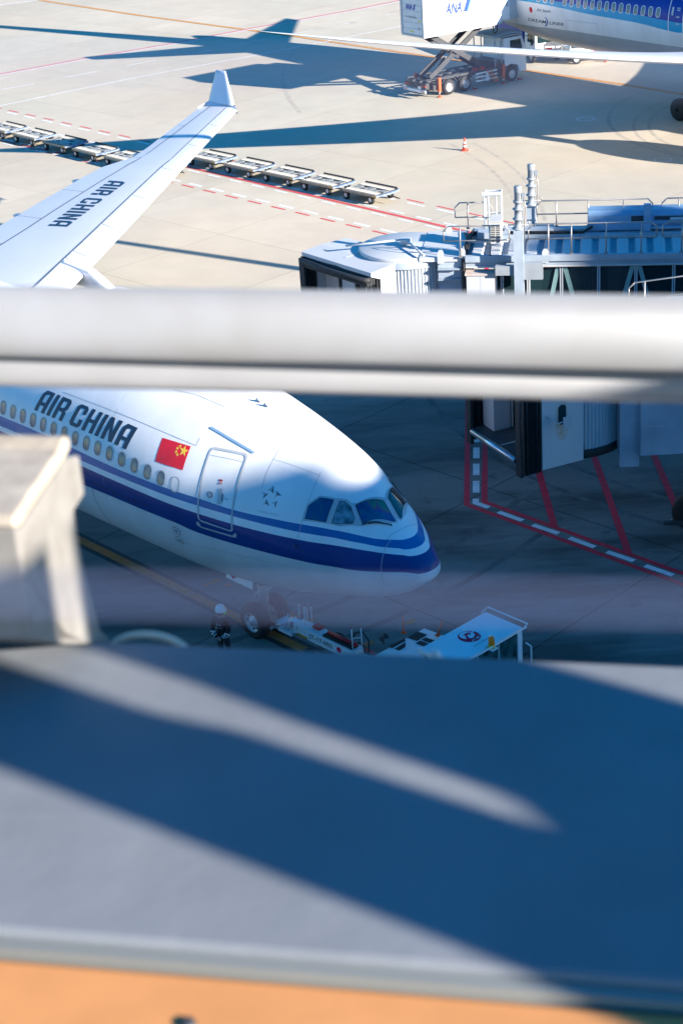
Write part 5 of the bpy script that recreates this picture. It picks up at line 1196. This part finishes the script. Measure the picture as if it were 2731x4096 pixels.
# emblem and lettering on the cab roof: located by sighting the roof plane
TT = TM((1.08, 36.97, 0), AC_PSI).inverted()
rp = lambda px, py: TT @ gp(*zT(px, py), rz_+.004)
def rflat(mb, pxs, dz=0.):
    cs = [rp(*p) for p in pxs]; vs, fs = fill2d([[(c.x, c.y) for c in cs]]); mb.add([(x, y, rz_+.004+dz) for x, y in vs], fs)
JR = m_('crane_red', (.90, .008, .06), .45, spec=.2)
cx, cy, rx, ry = 795, 266, 85, 41
el = lambda c_, a_, b_, t0=0, t1=360, st=12: [(c_[0]+a_*math.cos(R(t)), c_[1]-b_*math.sin(R(t))) for t in range(t0, t1, st)]
em = MB().use(JR); rflat(em, el((cx, cy), rx, ry)); em.use(TW); rflat(em, el((cx-16, cy-8), 58, 27), .003)
rflat(em, [(812, 224), (826, 227), (822, 244), (810, 240)], .003)
for k in range(4): rflat(em, [(846+7*k, 236+8*k), (872-2*k, 238+8*k), (870-2*k, 240+8*k)], .003)
em.use(JR); rflat(em, [(742, 262), (764, 246), (790, 237), (806, 244), (803, 257), (792, 252), (781, 256), (784, 270), (802, 280), (822, 276), (838, 258), (852, 262), (840, 285), (806, 296), (775, 284), (768, 268), (762, 258)], .006)
em.build('crane_emblem', JR, cbn)['label'] = 'round red crane emblem'
def rtext(s, q, mt, **kw):
    cs = [rp(*p) for p in q]; qq = [(c.x, c.y) for c in cs]; vs, fs = text2d(s, **kw); m = MB(); m.add([(*bil(qq, u, v), rz_+.010) for u, v in vs], fs); m.build('lettering', mt, cbn)['label'] = s+' lettering'
rtext('JAL', [(815, 305), (876, 276), (871, 258), (809, 287)], WHITE, off=.05); rtext('JAPAN AIRLINES', [(829, 346), (951, 275), (947, 265), (825, 336)], SD, off=.025)
pb_ = rp(957, 345); m = MB().use(WHITE).box((pb_.x-.12, 1.22-0, rz_-.16) if False else (pb_.x-.12, pb_.y-.1, rz_-.03), (pb_.x+.12, pb_.y+.1, rz_+.0)); m.build('beacon_bracket', None, cbn)
m = MB().use(m_('beacon_yellow', (.75, .55, .03), .4)).lathe([(.085, 0), (.085, .1)], (pb_.x, pb_.y, rz_+.005), n=20).use(m_('beacon_amber', (.95, .24, .0), .15, coat=.8)).lathe([(.078, .1), (.078, .26), (.06, .29), (0, .295)], (pb_.x, pb_.y, rz_+.005), n=20); m.build('beacon', None, cbn)
for px, col in (((318, 240), 0), ((565, 258), 1)):
    b_ = TT @ gp(*zT(*px), 1.6 if col == 0 else 1.68); m = MB().use(ORANGE).tube([b_, b_+Vector((0, 0, .5)) if col == 0 else b_+Vector((.03, .18, .40))], .022, 8); m.cbox((b_.x, b_.y, b_.z+.01), (.12, .12, .03)); m.build('marker_pole', ORANGE, tg)
m = MB().use(DARK).lathe([(0, 0), (.06, .0), (.07, .1), (0, .13)], TT @ gp(*zT(195, 268), 1.7), (-1, 0, .1), n=12); m.lathe([(0, 0), (.06, .0), (.07, .1), (0, .13)], (TT @ gp(*zT(168, 290), 1.7)), (-1, 0, .1), n=12); m.tube([TT @ gp(*zT(170, 318), 1.56), TT @ gp(*zT(170, 290), 1.7)], .02, 6); m.build('work_lamp', DARK, tg)
m = MB().use(TW).tube([(3.42, 1.22, 1.5), (3.52, 1.3, 1.6), (3.52, 1.3, 2.3), (3.42, 1.22, 2.4)], .022, 6); m.build('grab_handle', TW, cbn)
MB().use(DARK).tube([rp(957, 380), rp(957, 380)-Vector((0, 0, .9))], .012, 6).build('wiper', DARK, cbn)
for x in (.8, 4.2):
    for s_ in (-1, 1): MB().use(BLACK).lathe([(.15, -.15), (.42, -.17), (.48, -.1), (.48, .1), (.42, .17), (.15, .15)], (x, s_*1.02, .48), (0, 1, 0), 28).build('wheel', BLACK, tg)
# orange marker tip by the tug front
_m = TT @ gp(2240, 2660, 1.45); m = MB().use(ORANGE).tube([(_m.x, _m.y, .9), (_m.x, _m.y, 1.52)], .04, 8); m.build('marker_pole', ORANGE, tg); MB().use(WHITE).box((_m.x-.3, _m.y-.2, .35), (_m.x+.1, _m.y+.2, .95)).build('front_bumper', WHITE, tg)
# ------------------------------------------------------------------ tow bar
tw = thing('tow_bar', 'white aircraft tow bar numbered JT-17-002 coupled to the nose wheels', 'tow bar', (AC_X-_n.x*6.0, AC_Y-_n.y*6.0, 0), AC_PSI)
m = MB().use(TW).box((.75, -.19, .55), (3.1, .19, .86)); m.use(GREY).box((3.1, -.13, .5), (4.5, .13, .72)); m.use(TW).box((.2, -.3, .50), (.75, .3, .60)); beam = m.build('beam', None, tw, bevel=.01)
vs, fs = text2d('JT-17-002', .03); MB().use(SD).add([(1.35+.95*u, -.194, .62+.17*v) for u, v in vs], fs).build('lettering', SD, beam)['label'] = 'JT-17-002'
m = MB().use(JR).add([(2.55+.09*math.cos(2*math.pi*k/20), -.194, .72+.09*math.sin(2*math.pi*k/20)) for k in range(20)], [list(range(20))]); m.build('crane_emblem', JR, beam)
m = MB().use(RED).tube([(1.9, .05, .93), (3.0, .05, .93)], .05, 10); m.cbox((1.45, .1, .9), (.25, .2, .08)); m.tube([(3.3, .1, .9), (4.3, .1, .78)], .045, 8); m.use(BLACK).box((1.85, -.13, .861), (3.0, .12, .9)); m.build('hydraulic_cylinder', None, tw)
m = MB().use(METAL)
for a, b in (((-.1, -.28, .52), (.9, -.2, .62)), ((-.1, .28, .52), (.9, .2, .62)), ((.1, -.25, .62), (.6, .25, .7)), ((.1, .25, .62), (.6, -.25, .7)), ((0, -.4, .52), (0, .4, .52)), ((.3, -.3, .6), (.3, .3, .68))): m.tube([a, b], .035, 6)
m.cbox((.1, 0, .6), (.3, .4, .12)).cbox((.5, .1, .68), (.22, .2, .14)); m.build('coupling_head', METAL, tw)
m = MB().use(WHITE)
def loop(x, y, w, h, z=.86): m.tube([(x, y, z), (x, y, z+h), (x+w, y, z+h), (x+w, y, z)], .018, 6)
loop(.55, .22, .32, .42, .8); m.build('hand_loop', None, tw); m = MB().use(WHITE); loop(.6, -.24, .32, .38, .75); m.build('hand_loop', None, tw); m = MB().use(WHITE); m.tube([(1.05, -.02, .86), (1.05, -.02, 1.45)], .016, 6).tube([(1.18, .12, .86), (1.18, .12, 1.45)], .016, 6); m.tube([(3.0, -.1, .86), (3.0, -.1, 1.5)], .018, 6).tube([(3.15, .1, .86), (3.15, .1, 1.5)], .018, 6).tube([(3.0, -.1, 1.2), (3.15, .1, 1.2)], .014, 6)
m.use(RED).cbox((1.05, -.02, 1.46), (.03, .03, .03)).cbox((1.18, .12, 1.46), (.03, .03, .03)).cbox((3.0, -.1, 1.51), (.03, .03, .03)).cbox((3.15, .1, 1.51), (.03, .03, .03)); m.build('marker_rods', None, tw); m = MB().use(BLACK).tube([(2.8, 0, .9), (2.9, .1, 1.25), (3.15, .15, 1.35), (3.4, .12, 1.2), (3.45, .05, .8)], .02, 6)
m.build('hose', None, tw)
m = MB().use(YEL).box((.8, -.1965, .56), (1.3, -.1925, .64)); m.use(BLACK)
for k in range(5): m.quad((.82+.1*k, -.198, .56), (.86+.1*k, -.198, .56), (.9+.1*k, -.198, .64), (.86+.1*k, -.198, .64))
m.build('hazard_strip', None, beam)
for s_ in (-1, 1):
    t = MB().use(BLACK).lathe([(.1, -.09), (.26, -.1), (.30, -.05), (.30, .05), (.26, .1), (.1, .09)], (1.75, s_*.55, .30), (0, 1, 0), 24).build('wheel', None, tw); MB().use(GREY).lathe([(.11, .08), (.06, .1), (0, .1)], (1.75, s_*.55, .30), (0, s_, 0), 16).build('hub', GREY, t)
m = MB().use(LGREY).tube([(1.75, -.5, .30), (2.5, -.3, .35)], .04, 6).tube([(1.75, .5, .30), (2.5, .3, .35)], .04, 6); m.build('axle_arm', None, tw)
# ------------------------------------------------------------------ ground crew member seen from behind
pp = gp(*zP(345, 905)); pa = math.atan2((AC_Y-pp.y), (AC_X-pp.x))   # facing the nose gear side
pa = R(62)
man = thing('person', 'ground crew member seen from behind in black jacket with reflective cuffs and white helmet, hands behind back', 'person', pp[:], pa)
man['label'] = 'worker seen from behind, white helmet, black jacket with reflective bands, hands clasped behind back'
def skinned(name, V, E, Rd, root=0, sub=2):
    me = bpy.data.meshes.new(name); me.from_pydata(V, E, []); o = bpy.data.objects.new(name, me); C.objects.link(o)
    md = o.modifiers.new('skin', 'SKIN'); md.use_smooth_shade = True
    for i, r_ in enumerate(Rd): me.skin_vertices[0].data[i].radius = (r_, r_) if not isinstance(r_, tuple) else r_; me.skin_vertices[0].data[i].use_root = (i == root)
    s_ = o.modifiers.new('sub', 'SUBSURF'); s_.levels = sub; s_.render_levels = sub
    dg = bpy.context.evaluated_depsgraph_get(); dg.update(); nm = bpy.data.meshes.new_from_object(o.evaluated_get(dg)); bpy.data.objects.remove(o); return nm
# x forward, y left; arms bent so both hands meet behind the back
V = [(0,0,.95), (.0,0,1.10), (.0,0,1.28), (-.01,0,1.42), (.0,0,1.50), (.02,0,1.58), (.03,0,1.68),
     (-.01,.17,1.42), (-.05,.25,1.20), (-.14,.22,1.02), (-.18,.08,.92), (-.19,.03,.86),
     (-.01,-.17,1.42), (-.05,-.25,1.20), (-.14,-.22,1.02), (-.18,-.08,.92), (-.19,-.03,.88),
     (0,.10,.86), (.02,.12,.50), (-.02,.13,.10), (.14,.15,.04), (0,-.10,.86), (.02,-.12,.50), (-.02,-.13,.10), (.14,-.15,.04)]
E_ = [(0,1),(1,2),(2,3),(3,4),(4,5),(5,6),(3,7),(7,8),(8,9),(9,10),(10,11),(3,12),(12,13),(13,14),(14,15),(15,16),(0,17),(17,18),(18,19),(19,20),(0,21),(21,22),(22,23),(23,24)]
Rd = [(.18,.15),(.17,.14),(.20,.15),(.17,.12),(.065,.065),(.095,.09),(.10,.085),.085,.07,.058,.045,.035,.085,.07,.058,.045,.035,.10,.075,.055,.05,.10,.075,.055,.05]
bmsh = skinned('person_body', V, E_, Rd); bmsh.materials.clear()
for k in (CLOTH, SKIN, m_('dark_trousers', (.02, .022, .03), .85), BLACK): bmsh.materials.append(k)
for p in bmsh.polygons:
    c = p.center
    p.material_index = 1 if (c.z > 1.49 or (c.x < -.16 and c.z < .93 and abs(c.y) < .07)) else (3 if c.z < .09 else (2 if c.z < .84 and c.x > -.14 else 0)); p.use_smooth = True
bo = bpy.data.objects.new('body', bmsh); C.objects.link(bo); bo.parent = man
for s_ in (1, -1):      # fingers closing on each other behind the back
    for k in range(4):
        fm = skinned('finger', [(-.19, s_*.045, .885-.016*k), (-.205, s_*.01, .88-.017*k), (-.20, -s_*.022, .875-.017*k), (-.185, -s_*.03, .872-.017*k)], [(0,1),(1,2),(2,3)], [.009, .0085, .008, .007], 0, 1); fm.materials.clear(); fm.materials.append(SKIN)
        f_ = bpy.data.objects.new('finger', fm); C.objects.link(f_); f_.parent = man
    fm = skinned('thumb', [(-.185, s_*.04, .90), (-.20, s_*.015, .912), (-.20, -s_*.01, .915)], [(0,1),(1,2)], [.011, .010, .008], 0, 1); fm.materials.clear(); fm.materials.append(SKIN)
    f_ = bpy.data.objects.new('thumb', fm); C.objects.link(f_); f_.parent = man
HEL = m_('helmet_white', (.80, .82, .84), .3, coat=.5)
MB().use(HEL).lathe([(.145, .0), (.14, .06), (.12, .12), (.08, .155), (0, .17)], (.02, 0, 1.66), (-.1, 0, 1), 24).lathe([(.145, 0), (.165, -.005), (.145, .01)], (.035, 0, 1.66), (-.1, 0, 1), 24).build('helmet', HEL, man)
MUF = m_('ear_muff_green', (.25, .75, .05), .4)
m = MB().use(MUF)
for s_ in (-1, 1): m.lathe([(0, .0), (.05, 0), (.055, .03), (.03, .055), (0, .06)], (.02, s_*.10, 1.60), (0, s_, 0), 14)
m.use(BLACK).tube([(.0, -.13, 1.6), (-.09, -.07, 1.585), (-.11, 0, 1.58), (-.09, .07, 1.585), (.0, .13, 1.6)], .012, 6); m.build('ear_defenders', None, man)
MB().use(m_('visor_dark', (.05, .05, .06), .3)).lathe([(.1, -.04), (.105, .02)], (.01, 0, 1.62), n=18).build('hair', None, man)
def cuff(a, b, t0, t1, r):
    a, b = Vector(a), Vector(b); p, q = a.lerp(b, t0), a.lerp(b, t1); MB().use(REFL).tube([p, q], r, 14, False).build('reflective_band', REFL, man)
for s_ in (1, -1):
    cuff((-.05, .25*s_, 1.20), (-.14, .22*s_, 1.02), .78, .95, .068); cuff((-.14, .22*s_, 1.02), (-.18, .08*s_, .92), .12, .32, .062); cuff((-.14, .22*s_, 1.02), (-.18, .08*s_, .92), .55, .72, .056)
m = MB().use(REFL)
for k in range(24):
    a0, a1 = 2*math.pi*k/24, 2*math.pi*(k+1)/24
    m.quad(*[(-.005+.165*math.cos(a), .195*math.sin(a), z) for a, z in ((a0, .885), (a1, .885), (a1, .93), (a0, .93))])
m.build('hem_band', REFL, man)
m = MB().use(REFL); c = Vector((-.163, 0, 1.30))
m.add([c+Vector((-.0, .055*math.cos(R(t))*k, .05*math.sin(R(t))*k)) for t in range(130, 411, 20) for k in (1, .62)], [[2*i, 2*i+1, 2*i+3, 2*i+2] for i in range(14)])
vs, fs = text2d('JAPAN AIRLINES', .02); m.add([(-.166+.0*u, .12-.24*u, 1.19+.025*v) for u, v in vs], fs); bp_ = m.build('back_emblem', None, man)

# ------------------------------------------------------------------ terminal parapet, railing, pier
OUT = Vector((.218, .976, 0)).normalized(); ALG = Vector((OUT.y, -OUT.x, 0)); ZL = 22.375
def wq(a, o, z): return ALG*a+OUT*o+Vector((0, 0, z))
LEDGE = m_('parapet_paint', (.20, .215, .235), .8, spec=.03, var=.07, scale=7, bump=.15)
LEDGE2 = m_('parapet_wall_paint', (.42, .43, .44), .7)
RAILP = m_('rail_paint', (.205, .21, .222), .45, var=.08, scale=9, dirt=(.182, .182, .182))
WOOD = m_('orange_timber', (.60, .265, .10), .6, var=.1, scale=8, spec=.15)
o_edge = gp(1365, 2602, ZL).dot(OUT); i_edge = gp(1365, 3827, ZL).dot(OUT); w_edge = gp(1365, 3932, ZL-.012).dot(OUT)
print('LEDGE', o_edge, i_edge)
def slab(m, a0, a1, o0, o1, z0, z1):
    P = [wq(a, o, z) for a, o, z in ((a0, o0, z0), (a1, o0, z0), (a1, o1, z0), (a0, o1, z0), (a0, o0, z1), (a1, o0, z1), (a1, o1, z1), (a0, o1, z1))]
    m.add(P, [(0,3,2,1),(4,5,6,7),(0,1,5,4),(1,2,6,5),(2,3,7,6),(3,0,4,7)])
par = thing('roof_parapet', 'wide grey painted roof parapet in the foreground crossed by blue shade', 'parapet', (0, 0, 0))
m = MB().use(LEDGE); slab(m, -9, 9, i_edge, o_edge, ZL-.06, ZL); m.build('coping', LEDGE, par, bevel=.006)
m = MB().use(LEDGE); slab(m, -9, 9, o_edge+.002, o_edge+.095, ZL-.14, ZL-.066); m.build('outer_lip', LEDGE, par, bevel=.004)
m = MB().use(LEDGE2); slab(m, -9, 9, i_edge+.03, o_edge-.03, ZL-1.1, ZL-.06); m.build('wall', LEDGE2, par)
m = MB().use(m_('edge_trim', (.20, .21, .20), .5)); slab(m, -9, 9, w_edge+.001, i_edge-.002, ZL-.10, ZL-.006); m.build('edge_trim', None, par)
tb = thing('timber_rail', 'orange timber shelf strip along the inner side of the parapet', 'timber rail', (0, 0, 0))
m = MB().use(WOOD); slab(m, -9, 9, w_edge-.30, w_edge-.001, ZL-.11, ZL-.012); m.build('plank', WOOD, tb, bevel=.008)
m = MB().use(DARK); c_ = gp(750, 4100, ZL-.012); m.lathe([(.007, 0), (.006, .003), (0, .004)], c_, n=14); m.build('screw_head', CHROME, tb)
# roof deck and facade of the terminal
tm = thing('terminal_building', 'terminal facade and roof deck under the viewer', 'building', (0, 0, 0))
m = MB().use(LEDGE2); slab(m, -60, 32, -25, o_edge-.06, -.4, ZL-1.2); m.build('wall', LEDGE2, tm)
# a pier of the terminal to the right, whose shadow covers the stand
pr = thing('terminal_pier', 'terminal pier wing off to the right of the stand', 'building', (0, 0, 0))
S3 = Vector((math.cos(R(SUN_AZ))*math.cos(R(SUN_EL)), math.sin(R(SUN_AZ))*math.cos(R(SUN_EL)), math.sin(R(SUN_EL))))
SVEC = Vector((S3.x, S3.y, 0)).normalized(); SIDE = Vector((-SVEC.y, SVEC.x, 0))*-1
def block(name, s0, s1, up, T, dep, parent):
    """block whose top edge lies at sun-plane height up, T metres towards the sun"""
    sd = Vector((S3.y, -S3.x, 0)).normalized(); z = (up+T*math.sin(R(SUN_EL)))/math.cos(R(SUN_EL))
    P = [SVEC*T+sd*s0, SVEC*T+sd*s1, SVEC*(T+dep)+sd*s1, SVEC*(T+dep)+sd*s0]
    o = MB().use(LEDGE2).prism([Vector((p.x, p.y, -.4)) for p in P], (0, 0, z+.4)).build(name, LEDGE2, parent)
    for zz in (5, 10, 15, 20):
        for k in range(int(abs(s1-s0)/2.5)):
            a = P[0].lerp(P[1], (k+.3)/(abs(s1-s0)/2.5)); b = P[0].lerp(P[1], (k+.8)/(abs(s1-s0)/2.5)); n_ = -SVEC*.02
            MB().use(GLASSD).add([a+n_+Vector((0, 0, zz)), b+n_+Vector((0, 0, zz)), b+n_+Vector((0, 0, zz+2.2)), a+n_+Vector((0, 0, zz+2.2))], [[0, 1, 2, 3]]).build('window', GLASSD, parent)
block('main_block', -30.1, -46.3, 12.95, 32, 14, pr)
block('tall_block', -30.35, -16, 13.8, 48, 14, pr)
block('shade_tower', -45.9, -50.0, 15.4, 31.8, 8, pr)  # tower added and sized to shade the right end of the far bridge
sh = SVEC
# light mast out of frame whose thin shadow crosses the apron
a_, b_ = gp(450, 985), gp(1200, 1075); md = Vector((sh.x, sh.y, 0)); mp = b_+md*22
ms = thing('light_mast', 'tall apron floodlight mast beyond the right of the frame', 'mast', mp[:]); 
MB().use(LGREY).tube([(0, 0, 0), (0, 0, 19)], .32, 16, r2=.2).build('pole', LGREY, ms); MB().use(GREY).box((-1.2, -.2, 18.6), (1.2, .2, 19.2)).build('lamp_head', GREY, ms)
# hand rails: thick pipe over a thin one
def pipe(name, label, ytop, ybot, o_at, mt, ang, grp=None):
    pn = OUT; p_t = onplane(1365, ytop, OUT*o_at, pn); p_b = onplane(1365, ybot, OUT*o_at, pn); c = (p_t+p_b)/2
    depth = (c-EYE).dot(_F); r = (ybot-ytop)/2*depth/CAM['f']; d = Vector((math.cos(R(ang)), math.sin(R(ang)), 0))
    print(name, c, r)
    vv = (EYE-c); vv -= d*vv.dot(d); vv.normalize(); uu = vv.cross(d).normalized(); n = 48; e = 2.35
    sec = [(math.copysign(abs(math.cos(2*math.pi*k/n))**(2/e), math.cos(2*math.pi*k/n)), math.copysign(abs(math.sin(2*math.pi*k/n))**(2/e), math.sin(2*math.pi*k/n))) for k in range(n)]
    m = MB().use(mt); m.add([c+d*t+vv*(a*r*.8)+uu*(b*r) for t in (-4, 4) for a, b in sec], [[k, (k+1) % n, n+(k+1) % n, n+k] for k in range(n)], True)
    m.add([c+d*4+vv*(a*r*.8)+uu*(b*r) for a, b in sec], [list(range(n))]); return m.build(name, mt), c, r
OR = o_edge-.09
r1, rc1, rr1 = pipe('thick_handrail', '', 1160, 1462, OR, RAILP, -15.2); tag(r1, 'thick blurred white pipe rail crossing the whole view', 'handrail')
r2, rc2, rr2 = pipe('thin_handrail', '', 1440, 1578, OR+.0, m_('rail_paint_grey', (.20, .20, .205), .45, var=.08, scale=9), -14.6); tag(r2, 'thinner grey pipe rail right below the thick one', 'handrail')
# bracket at the left, standing on the parapet
pb = gp(398, 2530, ZL); Lr = lambda x, y: onplane(x, y, pb, ALG)
CAST = m_('bracket_alloy', (.255, .24, .22), .55, .1, var=.12, scale=26, dirt=(.20, .185, .165)); CAPM = m_('bracket_lit_alloy', (.50, .43, .34), .5, .1, var=.12, scale=30, dirt=(.34, .28, .22))  # cap copy is lighter and warmer, painting in the light on its slanted face
prof = [Lr(*p) for p in ((270, 1832), (318, 1822), (340, 1975), (298, 2045), (322, 2200), (345, 2300), (402, 2520), (450, 2572), (340, 2575), (240, 2560), (225, 2500), (215, 2460), (160, 2385), (122, 2310), (98, 2215), (85, 2115))]
th = -ALG*.22
st = thing('rail_bracket', 'pale cast metal railing bracket on the parapet at the left edge', 'bracket', (0, 0, 0))
m = MB().use(CAST).prism(prof, -ALG*.012); m.build('side_plate', CAST, st, bevel=.002)
T0_, T1_ = Lr(278, 1790), Lr(60, 2090); 
m = MB().use(CAST); up = Vector((0, 0, .004))
cap = [T0_, Lr(265, 1835), Lr(82, 2085), T1_, Lr(40, 2062), Lr(255, 1770)]
m.prism([Lr(285, 1742), Lr(282, 1800), Lr(262, 1838), Lr(80, 2112), Lr(60, 2112), Lr(62, 2062), Lr(240, 1800), Lr(262, 1744)], -ALG*.30); m.mats = []; m.use(CAPM); m.build('cap', CAPM, st, bevel=.003)
m = MB().use(CAST); m.prism([Lr(84, 2112), Lr(120, 2312), Lr(100, 2330), Lr(66, 2112)], -ALG*.30); m.prism([Lr(120, 2312), Lr(160, 2385), Lr(215, 2460), Lr(270, 2520), Lr(420, 2572), Lr(260, 2578), Lr(130, 2560), Lr(100, 2330)], -ALG*.30); m.build('foot', CAST, st, bevel=.003)
def over(px, py, o, r, h, name, label, cat):
    """polished dome fixed to the outer lip, its crown showing above the parapet edge"""
    top = onplane(px, py, OUT*(o_edge+o), OUT); z0 = ZL-.066; hh = top.z-z0; c = Vector((top.x, top.y, z0))
    ob = MB().use(m_('dull_cap', (.75, .66, .55), .5, .1)).lathe([(r*math.cos(R(a)), hh*math.sin(R(a))) for a in range(0, 91, 9)], c, n=32).build(name, CHROME); tag(ob, label, cat)
_c = onplane(595, 2572, OUT*(o_edge+.045), OUT); m = MB().use(m_('beige_conduit', (.80, .64, .48), .5))
m.tube([_c+ALG*(.046*math.cos(R(t)))+Vector((0, 0, -.02+.030*math.sin(R(t)))) for t in range(0, 181, 10)], .0042, 10); tag(m.build('conduit_loop'), 'low beige cable conduit loop arching over the parapet edge beside the bracket', 'conduit')
over(1735, 2603, .03, .0125, 0, 'dome_nut', 'small round dome nut showing over the parapet edge in front of the tug', 'dome nut')
# added unseen plates, their slot shaped to throw the sunlit stripe across the parapet
NN = Vector((.588, .809, 0)); SH = Vector((.809, -.588, 0))
def sp(s, n, z): return SH*s+NN*n+Vector((0, 0, z))
b2 = thing('shade_plates', 'added slotted plates beyond the right of the frame that shade the parapet', 'shade caster', (0, 0, 0))
S0 = 1.55; H_ = lambda s_: (S0-s_)*.3541      # height above the parapet that shades point s_ along the sun line
zt_ = ZL+H_(-1.5); zb_ = ZL+H_(-.56); zmid = ZL+H_(-.95)
for poly in ([(.842, ZL-1.1), (1.0, ZL-1.1), (1.005, zb_), (1.0, zmid-.03), (.985, zmid), (.985, zt_), (.842, zt_)], [(1.045, ZL-1.1), (1.24, ZL-1.1), (1.24, zt_), (1.046, zt_), (1.044, zmid), (1.036, zmid-.04), (1.030, zb_)]):
    m = MB(); m.prism([sp(S0, n, z) for n, z in poly], SH*.03); m.build('plate', CAST, b2)
m = MB(); m.prism([sp(S0-.034, n, z) for n, z in ((.97, ZL-1.1), (1.08, ZL-1.1), (1.08, zb_), (1.03, zb_-.0), (1.012, zb_-.012), (.97, zb_-.02))], SH*.03); m.build('web', CAST, b2)
# wire fence strands close to the viewer
WIRE = m_('fence_wire', (.13, .16, .30), .7, .0)
def wire(x0, y0, x1, y1, dist, r, label):
    a = EYE+ray(x0, y0)*dist/ray(x0, y0).dot(_F); b = EYE+ray(x1, y1)*dist/ray(x1, y1).dot(_F); d = (b-a).normalized()
    o = MB().use(WIRE).tube([a-d*1.2, a, b, b+d*1.2], r, 10).build('fence_wire', WIRE); tag(o, label, 'fence wire', 'fence wires blurred close to the lens')
wire(0, 2372, 2731, 2418, .20, .00045, 'lower blurred fence wire, a pale haze across the nose wheel')
wire(0, 250, 2731, 300, .20, .0003, 'upper blurred fence wire, a faint haze over the far aircraft')

# ------------------------------------------------------------------ light, sky, camera

def setup():
    sc = bpy.context.scene
    w = bpy.data.worlds.new('World'); sc.world = w; w.use_nodes = True; nt = w.node_tree
    bg = nt.nodes['Background']; sk = nt.nodes.new('ShaderNodeTexSky'); sk.sky_type = 'NISHITA'; sk.sun_disc = False
    sk.sun_elevation = R(SUN_EL); sk.sun_rotation = R(90-SUN_AZ); sk.air_density = 1.0; sk.dust_density = .15; sk.ozone_density = 3.5
    hs = nt.nodes.new('ShaderNodeHueSaturation'); hs.inputs['Saturation'].default_value = SKY_SAT
    nt.links.new(sk.outputs[0], hs.inputs['Color']); nt.links.new(hs.outputs[0], bg.inputs['Color'])
    bg.inputs['Strength'].default_value = SKY_STR
    L = bpy.data.lights.new('sun', 'SUN'); L.energy = SUN_STR; L.angle = R(.55); L.color = (1, .92, .82)
    o = bpy.data.objects.new('sun', L); C.objects.link(o)
    az, el = R(SUN_AZ), R(SUN_EL); d = Vector((math.cos(az)*math.cos(el), math.sin(az)*math.cos(el), math.sin(el)))
    o.rotation_euler = (-d).to_track_quat('-Z', 'Y').to_euler(); o.location = (40, -30, 60)
    cam = bpy.data.cameras.new('camera'); co = bpy.data.objects.new('camera', cam); C.objects.link(co)
    cam.sensor_fit = 'VERTICAL'; cam.sensor_height = 36; cam.sensor_width = 24; cam.lens = CAM['f']*36/H0
    M = Matrix((( _Rv.x, _Uv.x, -_F.x), (_Rv.y, _Uv.y, -_F.y), (_Rv.z, _Uv.z, -_F.z))).to_4x4(); M.translation = EYE
    co.matrix_world = M; cam.clip_start = .02; cam.clip_end = 4000
    cam.dof.use_dof = True; cam.dof.focus_distance = 50; cam.dof.aperture_fstop = cam.lens/APERTURE; cam.dof.aperture_blades = 9
    sc.camera = co
    sc.view_settings.view_transform = 'Standard'; sc.view_settings.look = 'None'; sc.view_settings.gamma = 1
    sc.view_settings.exposure = EXPO; sc.view_settings.use_curve_mapping = False
    sc.cycles.use_denoising = True; sc.cycles.max_bounces = 6; sc.cycles.sample_clamp_indirect = 4
SKY_STR, SKY_SAT, SUN_STR, EXPO, APERTURE = .084, 1.62, 4.8, 1.62, 7.4
setup()
